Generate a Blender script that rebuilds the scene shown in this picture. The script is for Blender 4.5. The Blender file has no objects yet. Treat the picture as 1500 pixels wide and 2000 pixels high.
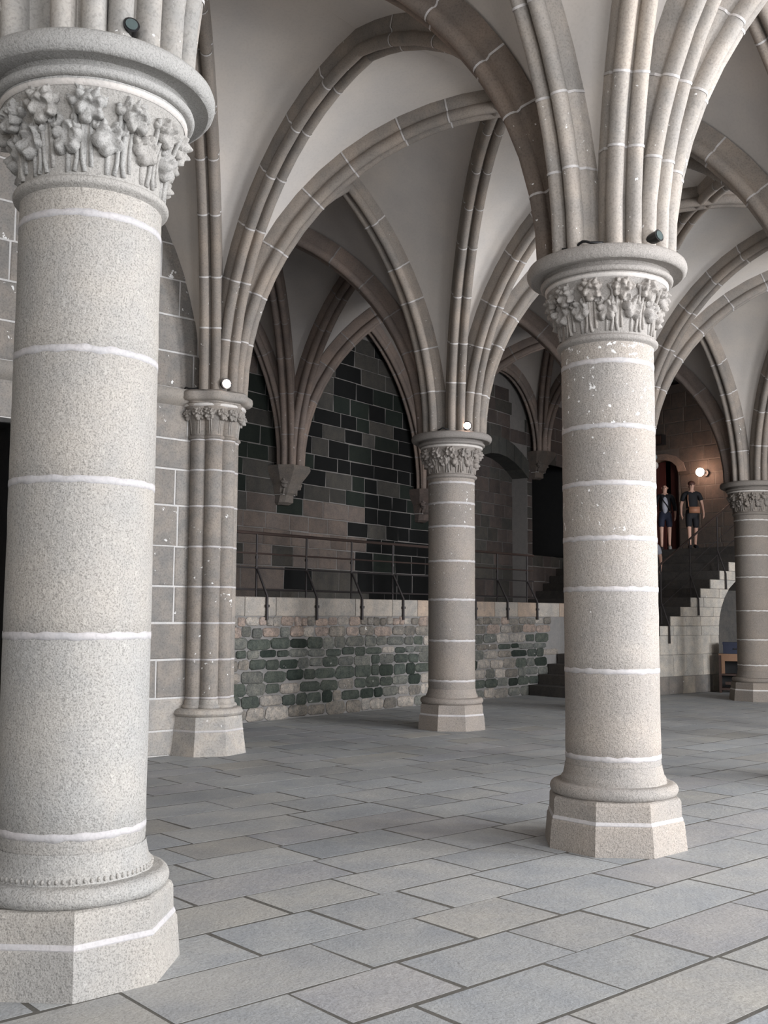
import bpy, math, random
from mathutils import Vector, noise
R = math.radians
S = bpy.context.scene
COL = S.collection

# ------------------------------------------------------------------ camera
cam_d = bpy.data.cameras.new('camera')
cam_d.sensor_fit = 'VERTICAL'
cam_d.sensor_height = 36.0
cam_d.lens = 36.0 * 2083.5 / 2000.0
cam_d.clip_start = 0.05
cam_d.clip_end = 200
cam = bpy.data.objects.new('camera', cam_d)
COL.objects.link(cam)
P_, R_ = R(5.459), R(0.315)
_fw = Vector((0, math.cos(P_), math.sin(P_)))
_u0 = Vector((0, -math.sin(P_), math.cos(P_)))
_r0 = Vector((1, 0, 0))
_rt = _r0 * math.cos(R_) + _u0 * math.sin(R_)
_up = -_r0 * math.sin(R_) + _u0 * math.cos(R_)
from mathutils import Matrix
cam.matrix_world = Matrix((( _rt.x, _up.x, -_fw.x, 0), (_rt.y, _up.y, -_fw.y, 0), (_rt.z, _up.z, -_fw.z, 1.6), (0, 0, 0, 1)))
S.camera = cam

# ------------------------------------------------------------------ colour management, sky
S.view_settings.view_transform = 'Standard'
S.view_settings.look = 'None'
S.view_settings.gamma = 1.0
S.view_settings.use_curve_mapping = False
S.view_settings.exposure = 0.12
w = bpy.data.worlds.new('sky'); S.world = w; w.use_nodes = True
w.node_tree.nodes['Background'].inputs[0].default_value = (0.62, 0.75, 1.0, 1)
w.node_tree.nodes['Background'].inputs[1].default_value = 1.0

# ------------------------------------------------------------------ plan of the hall (metres; camera stands at 0,0)
def V2(x, y): return Vector((x, y))
A = V2(-1.429, 5.026); C = V2(1.636, 7.705); B = V2(0.974, 15.301); D = V2(7.133, 20.599); E = (B + D) / 2
W = V2(-2.06, 12.55)
U = C - A
Vv = W - C
UH = U.normalized(); VH = V2(-UH.y, UH.x)
NODE = {'A': A, 'C': C, 'C1': C + U, 'C2': C + 2 * U, 'C3': C + 3 * U, 'C4': C + 4 * U, 'Am': A - U,
        'W': W, 'B': B, 'E': E, 'D': D, 'D1': D + U, 'Q': W - U, 'Qm': W - 2 * U,
        'Fm': A - U - Vv, 'F0': A - Vv, 'F1': C - Vv, 'F2': C + U - Vv, 'F3': C + 2 * U - Vv, 'F4': C + 3 * U - Vv, 'F5': C + 4 * U - Vv,
        'K0': V2(-4.22, 15.2), 'K1': V2(-1.67, 18.64), 'K2': V2(0.88, 22.1), 'K3': V2(3.88, 26.17), 'K4': V2(6.40, 29.58)}
ZS = 4.17      # springing of the vault
ZA = 7.18      # underside of the ribs at the crown
WEBB = 0.24    # web sits this far above the rib soffit

# ------------------------------------------------------------------ daylight: tall windows of the front wall
PF = NODE['F0'] - 0.55 * Vv           # a point of the front wall, which runs along UH
WIN = [-4.3, -0.2, 3.9, 8.0, 12.1, 16.2]    # window centres along it
WIN_W, WIN_Z0, WIN_Z1 = 2.2, 1.5, 5.9
WIN_POWER = [400, 400, 430, 950, 1400, 1350]
for s, pw in zip(WIN, WIN_POWER):
    ld = bpy.data.lights.new('window_daylight', 'AREA')
    ld.shape = 'RECTANGLE'; ld.size = WIN_W; ld.size_y = WIN_Z1 - WIN_Z0
    ld.energy = pw; ld.color = (0.955, 0.97, 1.0)
    lo = bpy.data.objects.new('window_daylight', ld); COL.objects.link(lo)
    p = PF + UH * s - VH * 0.05
    lo.location = (p.x, p.y, (WIN_Z0 + WIN_Z1) / 2)
    lo.rotation_euler = Vector((VH.x, VH.y, 0)).to_track_quat('-Z', 'Y').to_euler()

# ------------------------------------------------------------------ helpers
ORG = {}
def tag(o, label=None, cat=None, group=None, kind=None):
    if label: o['label'] = label
    if cat: o['category'] = cat
    if group: o['group'] = group
    if kind: o['kind'] = kind
    return o
def thing(name, loc, label=None, cat=None, group=None, kind=None):
    o = bpy.data.objects.new(name, None); COL.objects.link(o)
    o.empty_display_size = 0.2
    o.location = loc; ORG[o] = Vector(loc)
    return tag(o, label, cat, group, kind)
def org(o):
    return ORG[o] if o in ORG else Vector((0, 0, 0))
def mk(name, verts, faces, mat, parent=None, smooth=False, color=None, angle=None):
    base = org(parent) if parent else Vector((0, 0, 0))
    me = bpy.data.meshes.new(name)
    me.from_pydata([(v[0] - base.x, v[1] - base.y, v[2] - base.z) for v in verts], [], faces)
    if smooth:
        me.polygons.foreach_set('use_smooth', [True] * len(me.polygons))
        if angle: me.set_sharp_from_angle(angle=R(angle))
    me.materials.append(mat)
    me.update()
    o = bpy.data.objects.new(name, me); COL.objects.link(o)
    if parent:
        o.parent = parent; ORG[o] = base
    else:
        ORG[o] = Vector((0, 0, 0))
    if color: o.color = color
    return o
class MB:
    def __init__(s): s.v = []; s.f = []
    def add(s, v, f):
        n = len(s.v); s.v += [tuple(p) for p in v]; s.f += [tuple(i + n for i in q) for q in f]
        return s
    def box(s, x0, x1, y0, y1, z0, z1):
        return s.add([(x, y, z) for z in (z0, z1) for y in (y0, y1) for x in (x0, x1)],
                     [(0, 2, 3, 1), (4, 5, 7, 6), (0, 1, 5, 4), (2, 6, 7, 3), (0, 4, 6, 2), (1, 3, 7, 5)])
    def tube(s, pts, r, n=8, cap=True):
        pts = [Vector(p) for p in pts]; vs = []
        prev = None
        for i, p in enumerate(pts):
            a = pts[max(i - 1, 0)]; b = pts[min(i + 1, len(pts) - 1)]
            t = (b - a).normalized()
            if prev is None:
                k = Vector((0, 0, 1)) if abs(t.z) < .9 else Vector((1, 0, 0))
                x = t.cross(k).normalized()
            else:
                x = (prev - t * prev.dot(t)).normalized()
            prev = x; y = t.cross(x)
            rr = r[i] if isinstance(r, (list, tuple)) else r
            vs += [p + x * (rr * math.cos(2 * math.pi * j / n)) + y * (rr * math.sin(2 * math.pi * j / n)) for j in range(n)]
        fs = []
        for i in range(len(pts) - 1):
            for j in range(n):
                a = i * n + j; b = i * n + (j + 1) % n
                fs.append((a, b, b + n, a + n))
        if cap:
            fs.append(tuple(range(n))[::-1]); k = (len(pts) - 1) * n; fs.append(tuple(range(k, k + n)))
        return s.add(vs, fs)
    def ball(s, c, r, nu=10, nv=6, sc=(1, 1, 1), jit=0, seed=0):
        vs = [(c[0], c[1], c[2] - r * sc[2])]
        for i in range(1, nv):
            t = math.pi * i / nv - math.pi / 2
            for j in range(nu):
                a = 2 * math.pi * j / nu
                d = Vector((math.cos(t) * math.cos(a), math.cos(t) * math.sin(a), math.sin(t)))
                k = 1 + jit * noise.noise(d * 2.3 + Vector((seed * 7.1, seed * 3.3, 0)))
                vs.append((c[0] + r * sc[0] * d.x * k, c[1] + r * sc[1] * d.y * k, c[2] + r * sc[2] * d.z * k))
        vs.append((c[0], c[1], c[2] + r * sc[2]))
        fs = [(0, 1 + (j + 1) % nu, 1 + j) for j in range(nu)]
        for i in range(nv - 2):
            for j in range(nu):
                a = 1 + i * nu + j; b = 1 + i * nu + (j + 1) % nu
                fs.append((a, b, b + nu, a + nu))
        l = len(vs) - 1; k = 1 + (nv - 2) * nu
        fs += [(k + j, k + (j + 1) % nu, l) for j in range(nu)]
        return s.add(vs, fs)
    def out(s, name, mat, parent=None, **k):
        return mk(name, s.v, s.f, mat, parent, **k)
def lathe(prof, c, n=48, jz=None, a0=0.0, a1=2 * math.pi):
    """prof: list of (r, z); c: centre (x, y)"""
    vs, fs = [], []
    full = a1 - a0 > 6.28
    m = n if full else n + 1
    for i, (r, z) in enumerate(prof):
        for j in range(m):
            a = a0 + (a1 - a0) * j / n
            dz = jz(i, j) if jz else 0
            vs.append((c[0] + r * math.cos(a), c[1] + r * math.sin(a), z + dz))
    for i in range(len(prof) - 1):
        for j in range(n):
            a = i * m + j; b = i * m + (j + 1) % m
            fs.append((a, b, b + m, a + m))
    return vs, fs

# ------------------------------------------------------------------ materials
MATS = {}
def nmat(name):
    m = bpy.data.materials.new(name); m.use_nodes = True; MATS[name] = m
    nt = m.node_tree; b = nt.nodes['Principled BSDF']
    return m, nt, b
def N(nt, typ, **kw):
    n = nt.nodes.new(typ)
    for k, v in kw.items(): setattr(n, k, v)
    return n
def math_n(nt, op, a, b=None):
    n = N(nt, 'ShaderNodeMath', operation=op)
    for i, x in enumerate((a, b)):
        if x is None: continue
        if isinstance(x, (int, float)): n.inputs[i].default_value = x
        else: nt.links.new(x, n.inputs[i])
    return n.outputs[0]
def mixc(nt, fac, a, b, typ='MIX'):
    n = N(nt, 'ShaderNodeMix', data_type='RGBA', blend_type=typ)
    for sock, x in ((n.inputs['Factor'], fac), (n.inputs[6], a), (n.inputs[7], b)):
        if isinstance(x, (int, float)): sock.default_value = x
        elif isinstance(x, (tuple, list)): sock.default_value = (*x[:3], 1)
        else: nt.links.new(x, sock)
    return n.outputs[2]
def ramp(nt, src, p0, c0, p1, c1):
    n = N(nt, 'ShaderNodeValToRGB')
    n.color_ramp.elements[0].position = p0; n.color_ramp.elements[0].color = (c0, c0, c0, 1)
    n.color_ramp.elements[1].position = p1; n.color_ramp.elements[1].color = (c1, c1, c1, 1)
    nt.links.new(src, n.inputs[0]); return n.outputs[0]
def noise_n(nt, co, scale, detail=4, rough=.55):
    n = N(nt, 'ShaderNodeTexNoise'); n.inputs['Scale'].default_value = scale
    n.inputs['Detail'].default_value = detail; n.inputs['Roughness'].default_value = rough
    nt.links.new(co, n.inputs['Vector']); return n.outputs[0]
def stone_mat(name, grain=95, grain_amt=.35, blotch=3.0, blotch_amt=.25, warm=(1.05, 1.0, .95), bump=.25, flake=True, rough=.85, flake_scale=20, flake_col=(.86, .85, .84), bumpscale=None):
    """stone whose own colour is the object colour; alpha below one means white flakes of old limewash"""
    m, nt, b = nmat(name)
    oi = N(nt, 'ShaderNodeObjectInfo'); tc = N(nt, 'ShaderNodeTexCoord')
    sh = N(nt, 'ShaderNodeVectorMath', operation='ADD')
    off = N(nt, 'ShaderNodeCombineXYZ')
    k = math_n(nt, 'MULTIPLY', oi.outputs['Random'], 57.0)
    for i in range(3): nt.links.new(k, off.inputs[i])
    nt.links.new(tc.outputs['Object'], sh.inputs[0]); nt.links.new(off.outputs[0], sh.inputs[1])
    co = sh.outputs[0]
    g = noise_n(nt, co, grain, 3, .6); g2 = noise_n(nt, co, grain * .33, 3, .6); bl = noise_n(nt, co, blotch, 4, .6)
    c = oi.outputs['Color']
    tw = mixc(nt, ramp(nt, bl, .38, 0, .62, 1), (1, 1, 1), warm)
    c = mixc(nt, 1.0, c, tw, 'MULTIPLY')
    f1 = ramp(nt, bl, .3, 1 - blotch_amt, .7, 1 + blotch_amt * .0)
    c = mixc(nt, 1.0, c, f1, 'MULTIPLY')
    f2 = ramp(nt, g, .34, 1 - grain_amt, .52, 1.0)
    c = mixc(nt, 1.0, c, f2, 'MULTIPLY')
    lt = ramp(nt, g2, .56, 0, .72, grain_amt * .5)
    c = mixc(nt, lt, c, mixc(nt, 1.0, c, (1.9, 1.9, 1.9), 'MULTIPLY'))
    if flake:
        fl = noise_n(nt, co, flake_scale, 5, .62)
        am = math_n(nt, 'SUBTRACT', 1.0, oi.outputs['Alpha'])
        th = math_n(nt, 'SUBTRACT', .745, math_n(nt, 'MULTIPLY', am, .225))
        mask = math_n(nt, 'MULTIPLY', math_n(nt, 'GREATER_THAN', fl, th), math_n(nt, 'GREATER_THAN', am, 0.02))
        c = mixc(nt, math_n(nt, 'MULTIPLY', mask, .85), c, flake_col)
    nt.links.new(c, b.inputs['Base Color'])
    b.inputs['Roughness'].default_value = rough
    b.inputs['Specular IOR Level'].default_value = .25
    bp = N(nt, 'ShaderNodeBump'); bp.inputs['Strength'].default_value = bump; bp.inputs['Distance'].default_value = .012
    hsum = math_n(nt, 'ADD', math_n(nt, 'MULTIPLY', g, .5), g2)
    nt.links.new(hsum, bp.inputs['Height']); nt.links.new(bp.outputs[0], b.inputs['Normal'])
    return m
def plain(name, col, rough=.6, metal=0, spec=.4, emit=None, estr=0):
    m, nt, b = nmat(name)
    b.inputs['Base Color'].default_value = (*col, 1); b.inputs['Roughness'].default_value = rough
    b.inputs['Metallic'].default_value = metal; b.inputs['Specular IOR Level'].default_value = spec
    if emit:
        b.inputs['Emission Color'].default_value = (*emit, 1); b.inputs['Emission Strength'].default_value = estr
    # a touch of procedural unevenness
    tc = N(nt, 'ShaderNodeTexCoord'); n = noise_n(nt, tc.outputs['Object'], 24, 3)
    nt.links.new(mixc(nt, ramp(nt, n, .3, 0, .7, .35), (*col,), tuple(x * .72 for x in col)), b.inputs['Base Color'])
    return m
GRAN = stone_mat('speckled_granite', grain=130, grain_amt=.42, blotch=2.2, blotch_amt=.16, warm=(1.03, 1.0, .965), bump=.5)
LEAFS = stone_mat('carved_granite', grain=130, grain_amt=.30, blotch=2.2, blotch_amt=.08, warm=(1, 1, 1), bump=.45, flake=False)
RIBM = stone_mat('rib_stone', grain=70, grain_amt=.22, blotch=2.6, blotch_amt=.30, bump=.2)
ASH = stone_mat('ashlar_stone', grain=55, grain_amt=.25, blotch=5, blotch_amt=.28, bump=.3, flake_scale=11)
RUB = stone_mat('rubble_stone', grain=45, grain_amt=.4, blotch=11, blotch_amt=.45, bump=.6, flake_scale=9, flake_col=(.55, .53, .50))
FLAG = stone_mat('flagstone', grain=75, grain_amt=.20, blotch=2.2, blotch_amt=.22, warm=(1.03, 1.0, .95), bump=.35, flake=False, rough=.62)
MORT = stone_mat('lime_mortar', grain=60, grain_amt=.12, blotch=9, blotch_amt=.16, warm=(1, .98, .97), bump=.3, flake=False)
PLAS = stone_mat('vault_plaster', grain=40, grain_amt=.05, blotch=.9, blotch_amt=.16, warm=(1.03, 1.0, .96), bump=.06, flake=False)
IRON = plain('wrought_iron', (.035, .03, .03), .55, .4)
RUST = plain('brown_iron_rail', (.055, .038, .033), .4, .3)
BLACK = plain('black_plastic', (.012, .012, .013), .4)
LENS = plain('glass_lens', (.10, .13, .13), .08, .3)
LAMPON = plain('lit_lens', (1, .8, .7), .3, emit=(1.0, .62, .45), estr=60)
WOOD = plain('varnished_wood', (.22, .125, .075), .45)
DARKW = plain('dark_stained_wood', (.05, .028, .022), .5)
REDD = plain('dark_red_door_boards', (.075, .022, .018), .55)
SKIN = plain('skin', (.55, .33, .25), .5)
HAIR = plain('brown_hair', (.09, .035, .025), .6)
CLB = plain('black_cloth', (.012, .012, .015), .8)
CLW = plain('pale_grey_cloth', (.42, .42, .47), .8)
CLN = plain('navy_cloth', (.02, .024, .045), .8)
TAN = plain('tan_leather', (.36, .17, .10), .5)
SHOE = plain('pale_shoe', (.4, .4, .38), .6)
def shade(rng, col, v=.12, a=1.0):
    k = 1 + rng.uniform(-v, v); t = rng.uniform(-.015, .015)
    return (max(0, col[0] * k * (1 + t)), max(0, col[1] * k), max(0, col[2] * k * (1 - t)), a)
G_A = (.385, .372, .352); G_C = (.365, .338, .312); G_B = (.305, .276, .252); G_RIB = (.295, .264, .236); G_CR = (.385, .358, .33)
MW = (.51, .49, .49, 1); MG = (.46, .45, .44, 1)

# ------------------------------------------------------------------ floor: slab in the joint colour and single flagstones
floor = mk('floor', [(-22, -8, -.0009), (24, -8, -.0009), (24, 36, -.0009), (-22, 36, -.0009), (-22, -8, -.2), (24, -8, -.2), (24, 36, -.2), (-22, 36, -.2)],
           [(0, 1, 2, 3), (7, 6, 5, 4), (0, 4, 5, 1), (1, 5, 6, 2), (2, 6, 7, 3), (3, 7, 4, 0)], MORT, color=(.115, .11, .10, 1))
tag(floor, kind='structure')
# lines that bound the paving on the far side
RW0 = V2(-2.04, 15.84); RWD = (V2(2.61, 21.3) - RW0).normalized(); RWN = V2(RWD.y, -RWD.x)   # low terrace wall
rng = random.Random(4)
def infront(p, m=0.0):
    """hall side of the terrace wall and of the wall left of the pier"""
    if (p - RW0).dot(RWN) < -m: return False
    return True
flags = []
FU = V2(math.cos(R(41.5)), math.sin(R(41.5))); FV = V2(-FU.y, FU.x)
O0 = V2(-.655, 4.34)       # a point on a long joint
t1 = -9 * .465
for k in range(-9, 46):
    s = -14 + rng.uniform(0, 1)
    t0 = t1; t1 = t0 + rng.uniform(.43, .50)
    while s < 26:
        L = rng.choice([.62, .66, .72, .75, .8, .9, 1.1]) * rng.uniform(.93, 1.07)
        p = O0 + FU * (s + L / 2) + FV * (t0 + t1) / 2
        if infront(p, .25) and p.y > 1.5 and p.y < 27:
            flags.append((s, s + L, t0, t1, p))
        s += L
def flag_mesh(s0, s1, t0, t1, rg):
    g = .0105; ch = .001; h = rg.uniform(-.0003, .0003)
    j = lambda: rg.uniform(-.008, .008)
    pts = []
    for (s, t, ds, dt) in ((s0, t0, 1, 1), (s1, t0, -1, 1), (s1, t1, -1, -1), (s0, t1, 1, -1)):
        pts.append((s + ds * g + j(), t + dt * g + j(), ds, dt))
    vs = []
    for ins, z in ((0, -.03), (0, -.0002 + h), (ch, h)):
        for (s, t, ds, dt) in pts:
            q = O0 + FU * (s + ds * ins) + FV * (t + dt * ins)
            vs.append((q.x, q.y, z))
    fs = [(8, 9, 10, 11)]
    for r in (0, 4):
        for i in range(4):
            fs.append((r + i, r + (i + 1) % 4, r + 4 + (i + 1) % 4, r + 4 + i))
    return vs, fs
def inview(p, m=.12):
    return p.y > 2.5 and abs(p.x / p.y) < .36 + m + .5 / p.y
vis = sorted([f for f in flags if inview(f[4])], key=lambda f: f[4].length)
FLC = (.362, .375, .388)
rest = MB()
picked = set(id(f) for f in vis[:298])
for f in flags:
    v_, f_ = flag_mesh(*f[:4], rng)
    if id(f) in picked:
        cc = FLC if rng.random() < .72 else ((.355, .362, .38) if rng.random() < .6 else (.365, .365, .358))
        mk('flagstone', v_, f_, FLAG, floor, color=shade(rng, cc, .09))
    else:
        rest.add(v_, f_)
tag(rest.out('flagstone_paving', FLAG, floor, color=(*FLC, 1)), kind='stuff')

# ------------------------------------------------------------------ walls of dressed blocks
class Frame:
    def __init__(s, p, d, n): s.p = p; s.d = d; s.n = n
    def __call__(s, a, z, o=0.0):
        q = s.p + s.d * a + s.n * o
        return (q.x, q.y, z)
def slab(name, fr, s0, s1, z0, z1, thick, mat, color, parent=None):
    """wall body behind the face of frame fr"""
    vs = [fr(s, z, o) for o in (0, -thick) for (s, z) in ((s0, z0), (s1, z0), (s1, z1), (s0, z1))]
    fs = [(0, 1, 2, 3), (7, 6, 5, 4), (0, 4, 5, 1), (1, 5, 6, 2), (2, 6, 7, 3), (3, 7, 4, 0)]
    return mk(name, vs, fs, mat, parent, color=color)
def ashlar(fr, s0, s1, z0, z1, rg, joint=.010, proud=.008, cham=.012, jit=.004):
    vs = []
    pts = [(s0 + joint, z0 + joint, 1, 1), (s1 - joint, z0 + joint, -1, 1), (s1 - joint, z1 - joint, -1, -1), (s0 + joint, z1 - joint, 1, -1)]
    pts = [(a + rg.uniform(-jit, jit), b + rg.uniform(-jit, jit), c, d) for a, b, c, d in pts]
    pr = proud * rg.uniform(.6, 1.5)
    for ins, o in ((0, -.03), (0, pr * .3), (cham, pr)):
        for (a, b, c, d) in pts: vs.append(fr(a + c * ins, b + d * ins, o))
    fs = [(8, 9, 10, 11)]
    for r in (0, 4):
        for i in range(4): fs.append((r + i, r + (i + 1) % 4, r + 4 + (i + 1) % 4, r + 4 + i))
    return vs, fs
def rubble(fr, s0, s1, z0, z1, rg, proud=.03):
    vs = []; g = .007
    cx, cz = (s0 + s1) / 2, (z0 + z1) / 2; hx, hz = (s1 - s0) / 2 - g, (z1 - z0) / 2 - g
    base = []
    for k in range(8):
        px, pz = ((1, .62), (.72, 1), (-.72, 1), (-1, .62), (-1, -.62), (-.72, -1), (.72, -1), (1, -.62))[k]
        base.append((px * hx * rg.uniform(.9, 1.06), pz * hz * rg.uniform(.88, 1.06)))
    pr = proud * rg.uniform(.5, 1.3)
    for sc, o in ((1, -.03), (1, pr * .45), (.82, pr)):
        for (a, b) in base: vs.append(fr(cx + a * sc, cz + b * sc, o + rg.uniform(-.004, .004)))
    fs = [tuple(range(16, 24))]
    for r in (0, 8):
        for i in range(8): fs.append((r + i, r + (i + 1) % 8, r + 8 + (i + 1) % 8, r + 8 + i))
    return vs, fs

# --- wall left of the clustered pier (runs from the pier towards the camera)
wl_n = V2(UH.y, -UH.x)
WLF = Frame(W + wl_n * .02, -UH, wl_n)
FP0, FP1, FPZ = 2.22, 4.9, 3.60      # deep unlit hearth opening behind the near column
wall_left = None
def wallpieces(name, fr, rects, thick, mat, color):
    mb = MB()
    for (s0, s1, z0, z1) in rects:
        vs = [fr(s, z, o) for o in (0, -thick) for (s, z) in ((s0, z0), (s1, z0), (s1, z1), (s0, z1))]
        mb.add(vs, [(0, 1, 2, 3), (7, 6, 5, 4), (0, 4, 5, 1), (1, 5, 6, 2), (2, 6, 7, 3), (3, 7, 4, 0)])
    return mb.out(name, mat, color=color)
wall_left = wallpieces('wall_left', WLF, [(-.05, FP0, -.1, 7.6), (FP1, 12, -.1, 7.6), (FP0, FP1, FPZ, 7.6)], .9, MORT, (.60, .59, .58, 1)); tag(wall_left, kind='structure')
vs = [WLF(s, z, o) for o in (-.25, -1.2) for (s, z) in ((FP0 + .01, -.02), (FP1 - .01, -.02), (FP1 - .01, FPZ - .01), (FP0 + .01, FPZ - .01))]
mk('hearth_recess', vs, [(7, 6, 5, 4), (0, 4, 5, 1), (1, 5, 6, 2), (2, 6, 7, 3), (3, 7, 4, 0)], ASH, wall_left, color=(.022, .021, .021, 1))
rg = random.Random(11)
zj = [0, .28, .64, 1.07, 1.485, 1.90, 2.36, 2.83, 3.25, 3.60, 4.02]
zup = [4.20, 4.62, 5.05, 5.48, 5.9, 6.35, 6.8]
for z0, z1 in list(zip(zj, zj[1:])) + list(zip(zup, zup[1:])):
    s = .0
    first = True
    while s < 5.6:
        L = rg.uniform(.22, .5) if first else rg.uniform(.4, .95); first = False
        if z1 < FPZ + .01:
            if s < FP0 < s + L: L = FP0 - s
            if FP0 - .001 <= s < FP1 - .01:
                s = FP1; continue
            if L < .08:
                s += L; continue
        g = (.275, .26, .244)
        if z0 < .6: g = (.42, .40, .375)
        v_, f_ = ashlar(WLF, s, s + L, z0, z1, rg)
        mk('stone_block', v_, f_, ASH, wall_left, color=shade(rg, g, .1, .62 if rg.random() < .5 else .85))
        s += L
# moulded string course carrying the abacus line on along the wall
mb = MB()
prof = [(.0, 3.99), (.05, 4.02), (.10, 4.06), (.12, 4.10), (.12, 4.15), (.10, 4.18), (0, 4.20)]
vs = [WLF(s, z, o) for s in (0.0, 6.0) for (o, z) in prof]
m_ = len(prof)
mk('string_course', vs, [(i, i + 1, m_ + i + 1, m_ + i) for i in range(m_ - 1)] + [tuple(range(m_))[::-1], tuple(range(m_, 2 * m_))], RIBM, wall_left, smooth=True, angle=40, color=(.32, .30, .275, 1))

# --- back wall behind the raised walk
BWD = (NODE['K2'] - NODE['K1']).normalized(); BWN = V2(BWD.y, -BWD.x)
BW0 = NODE['K1'] - BWN * .20
BWF = Frame(BW0, BWD, BWN)
DOOR_S0, DOOR_S1 = 9.25, 11.8      # black doorway of the raised walk
NIC_S0, NIC_S1, NIC_Z, NIC_D = 6.2, 9.0, 5.45, .42   # shallow arched niche beside it
wall_back = wallpieces('wall_back', BWF, [(-16, NIC_S0, 0, 8), (NIC_S1, DOOR_S0, 0, 8), (NIC_S0, NIC_S1, NIC_Z, 8), (DOOR_S1, 16.6, 0, 8), (DOOR_S0, DOOR_S1, 5.55, 8), (DOOR_S0, DOOR_S1, 0, 3.0)], .8, MORT, (.17, .16, .152, 1))
tag(wall_back, kind='structure')
rg = random.Random(23)
nblk = 0
z = 1.60
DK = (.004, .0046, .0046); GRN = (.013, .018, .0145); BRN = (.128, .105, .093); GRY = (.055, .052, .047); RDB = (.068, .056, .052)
while z < 7.0:
    h = rg.uniform(.27, .34) if z > 2.6 else rg.uniform(.34, .42)
    s = -2.4 + rg.uniform(0, .5)
    while s < 13.5:
        L = rg.uniform(.38, .82)
        mid = s + L / 2; zc = z + h / 2
        # outline of the blind arch between the corbels: nothing of the wall shows above it
        q = (mid % 4.3) ; dd = min(q, 4.3 - q)
        lim = 4.3 + 2.8 * math.sqrt(max(0, 1 - (1 - min(1, dd / 1.9)) ** 2)) + .35
        if s < NIC_S0 < s + L: L = NIC_S0 - s
        if s < NIC_S1 < s + L: L = NIC_S1 - s
        if s < DOOR_S0 < s + L: L = DOOR_S0 - s
        if s < DOOR_S1 < s + L: L = DOOR_S1 - s
        mid = s + L / 2
        off = NIC_D if (NIC_S0 - .01 < s and s + L < NIC_S1 + .01 and zc < NIC_Z) else 0.0
        inside_door = L < .06 or (s + L > DOOR_S0 + .01 and s < DOOR_S1 - .01 and 3.0 < zc < 5.55)
        if zc < lim and not inside_door:
            r = rg.random()
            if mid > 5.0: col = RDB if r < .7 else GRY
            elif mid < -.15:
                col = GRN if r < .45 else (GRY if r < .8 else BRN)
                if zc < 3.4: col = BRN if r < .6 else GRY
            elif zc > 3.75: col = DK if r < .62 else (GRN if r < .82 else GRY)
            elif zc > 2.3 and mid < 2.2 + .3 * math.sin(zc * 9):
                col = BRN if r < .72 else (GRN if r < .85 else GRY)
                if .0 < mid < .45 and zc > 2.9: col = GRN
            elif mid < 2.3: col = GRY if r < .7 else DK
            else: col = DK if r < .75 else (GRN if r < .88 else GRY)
            v_, f_ = ashlar(BWF if not off else Frame(BW0 - BWN * off, BWD, BWN), s, s + L, z, z + h, rg, joint=.009, proud=.012, jit=.008)
            mk('stone_block', v_, f_, ASH, wall_back, color=shade(rg, col, .22)); nblk += 1
        s += L
    z += h
nf = Frame(BW0 - BWN * NIC_D, BWD, BWN)
nb = slab('niche_back', nf, NIC_S0 - .1, NIC_S1 + .1, 0, NIC_Z + .2, .3, MORT, (.10, .095, .09, 1), wall_back)
# segmental arch over the niche, stone by stone
zz = lambda s: NIC_Z - .50 + .42 * (1 - ((s - (NIC_S0 + NIC_S1) / 2) / ((NIC_S1 - NIC_S0) / 2)) ** 2)
for i in range(8):
    s0 = NIC_S0 - .05 + i * (NIC_S1 - NIC_S0 + .1) / 8; s1 = s0 + (NIC_S1 - NIC_S0 + .1) / 8
    vs = []
    for o in (-NIC_D, .03):
        vs += [BWF(s0 + .008, zz(s0), o), BWF(s1 - .008, zz(s1), o), BWF(s1 - .008, zz(s1) + .42, o), BWF(s0 + .008, zz(s0) + .42, o)]
    mk('arch_stone', vs, [(0, 1, 5, 4), (1, 2, 6, 5), (2, 3, 7, 6), (3, 0, 4, 7), (4, 5, 6, 7)], ASH, wall_back, color=shade(rg, (.055, .056, .052), .15))
# unlit passage behind the doorway
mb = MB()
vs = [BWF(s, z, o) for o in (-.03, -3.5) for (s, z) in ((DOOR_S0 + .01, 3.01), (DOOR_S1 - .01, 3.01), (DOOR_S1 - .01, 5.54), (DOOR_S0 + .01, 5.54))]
passage = mk('wall_passage', vs, [(7, 6, 5, 4), (0, 4, 5, 1), (1, 5, 6, 2), (2, 6, 7, 3), (3, 7, 4, 0)], MORT, color=(.012, .012, .012, 1)); tag(passage, kind='structure')

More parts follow.
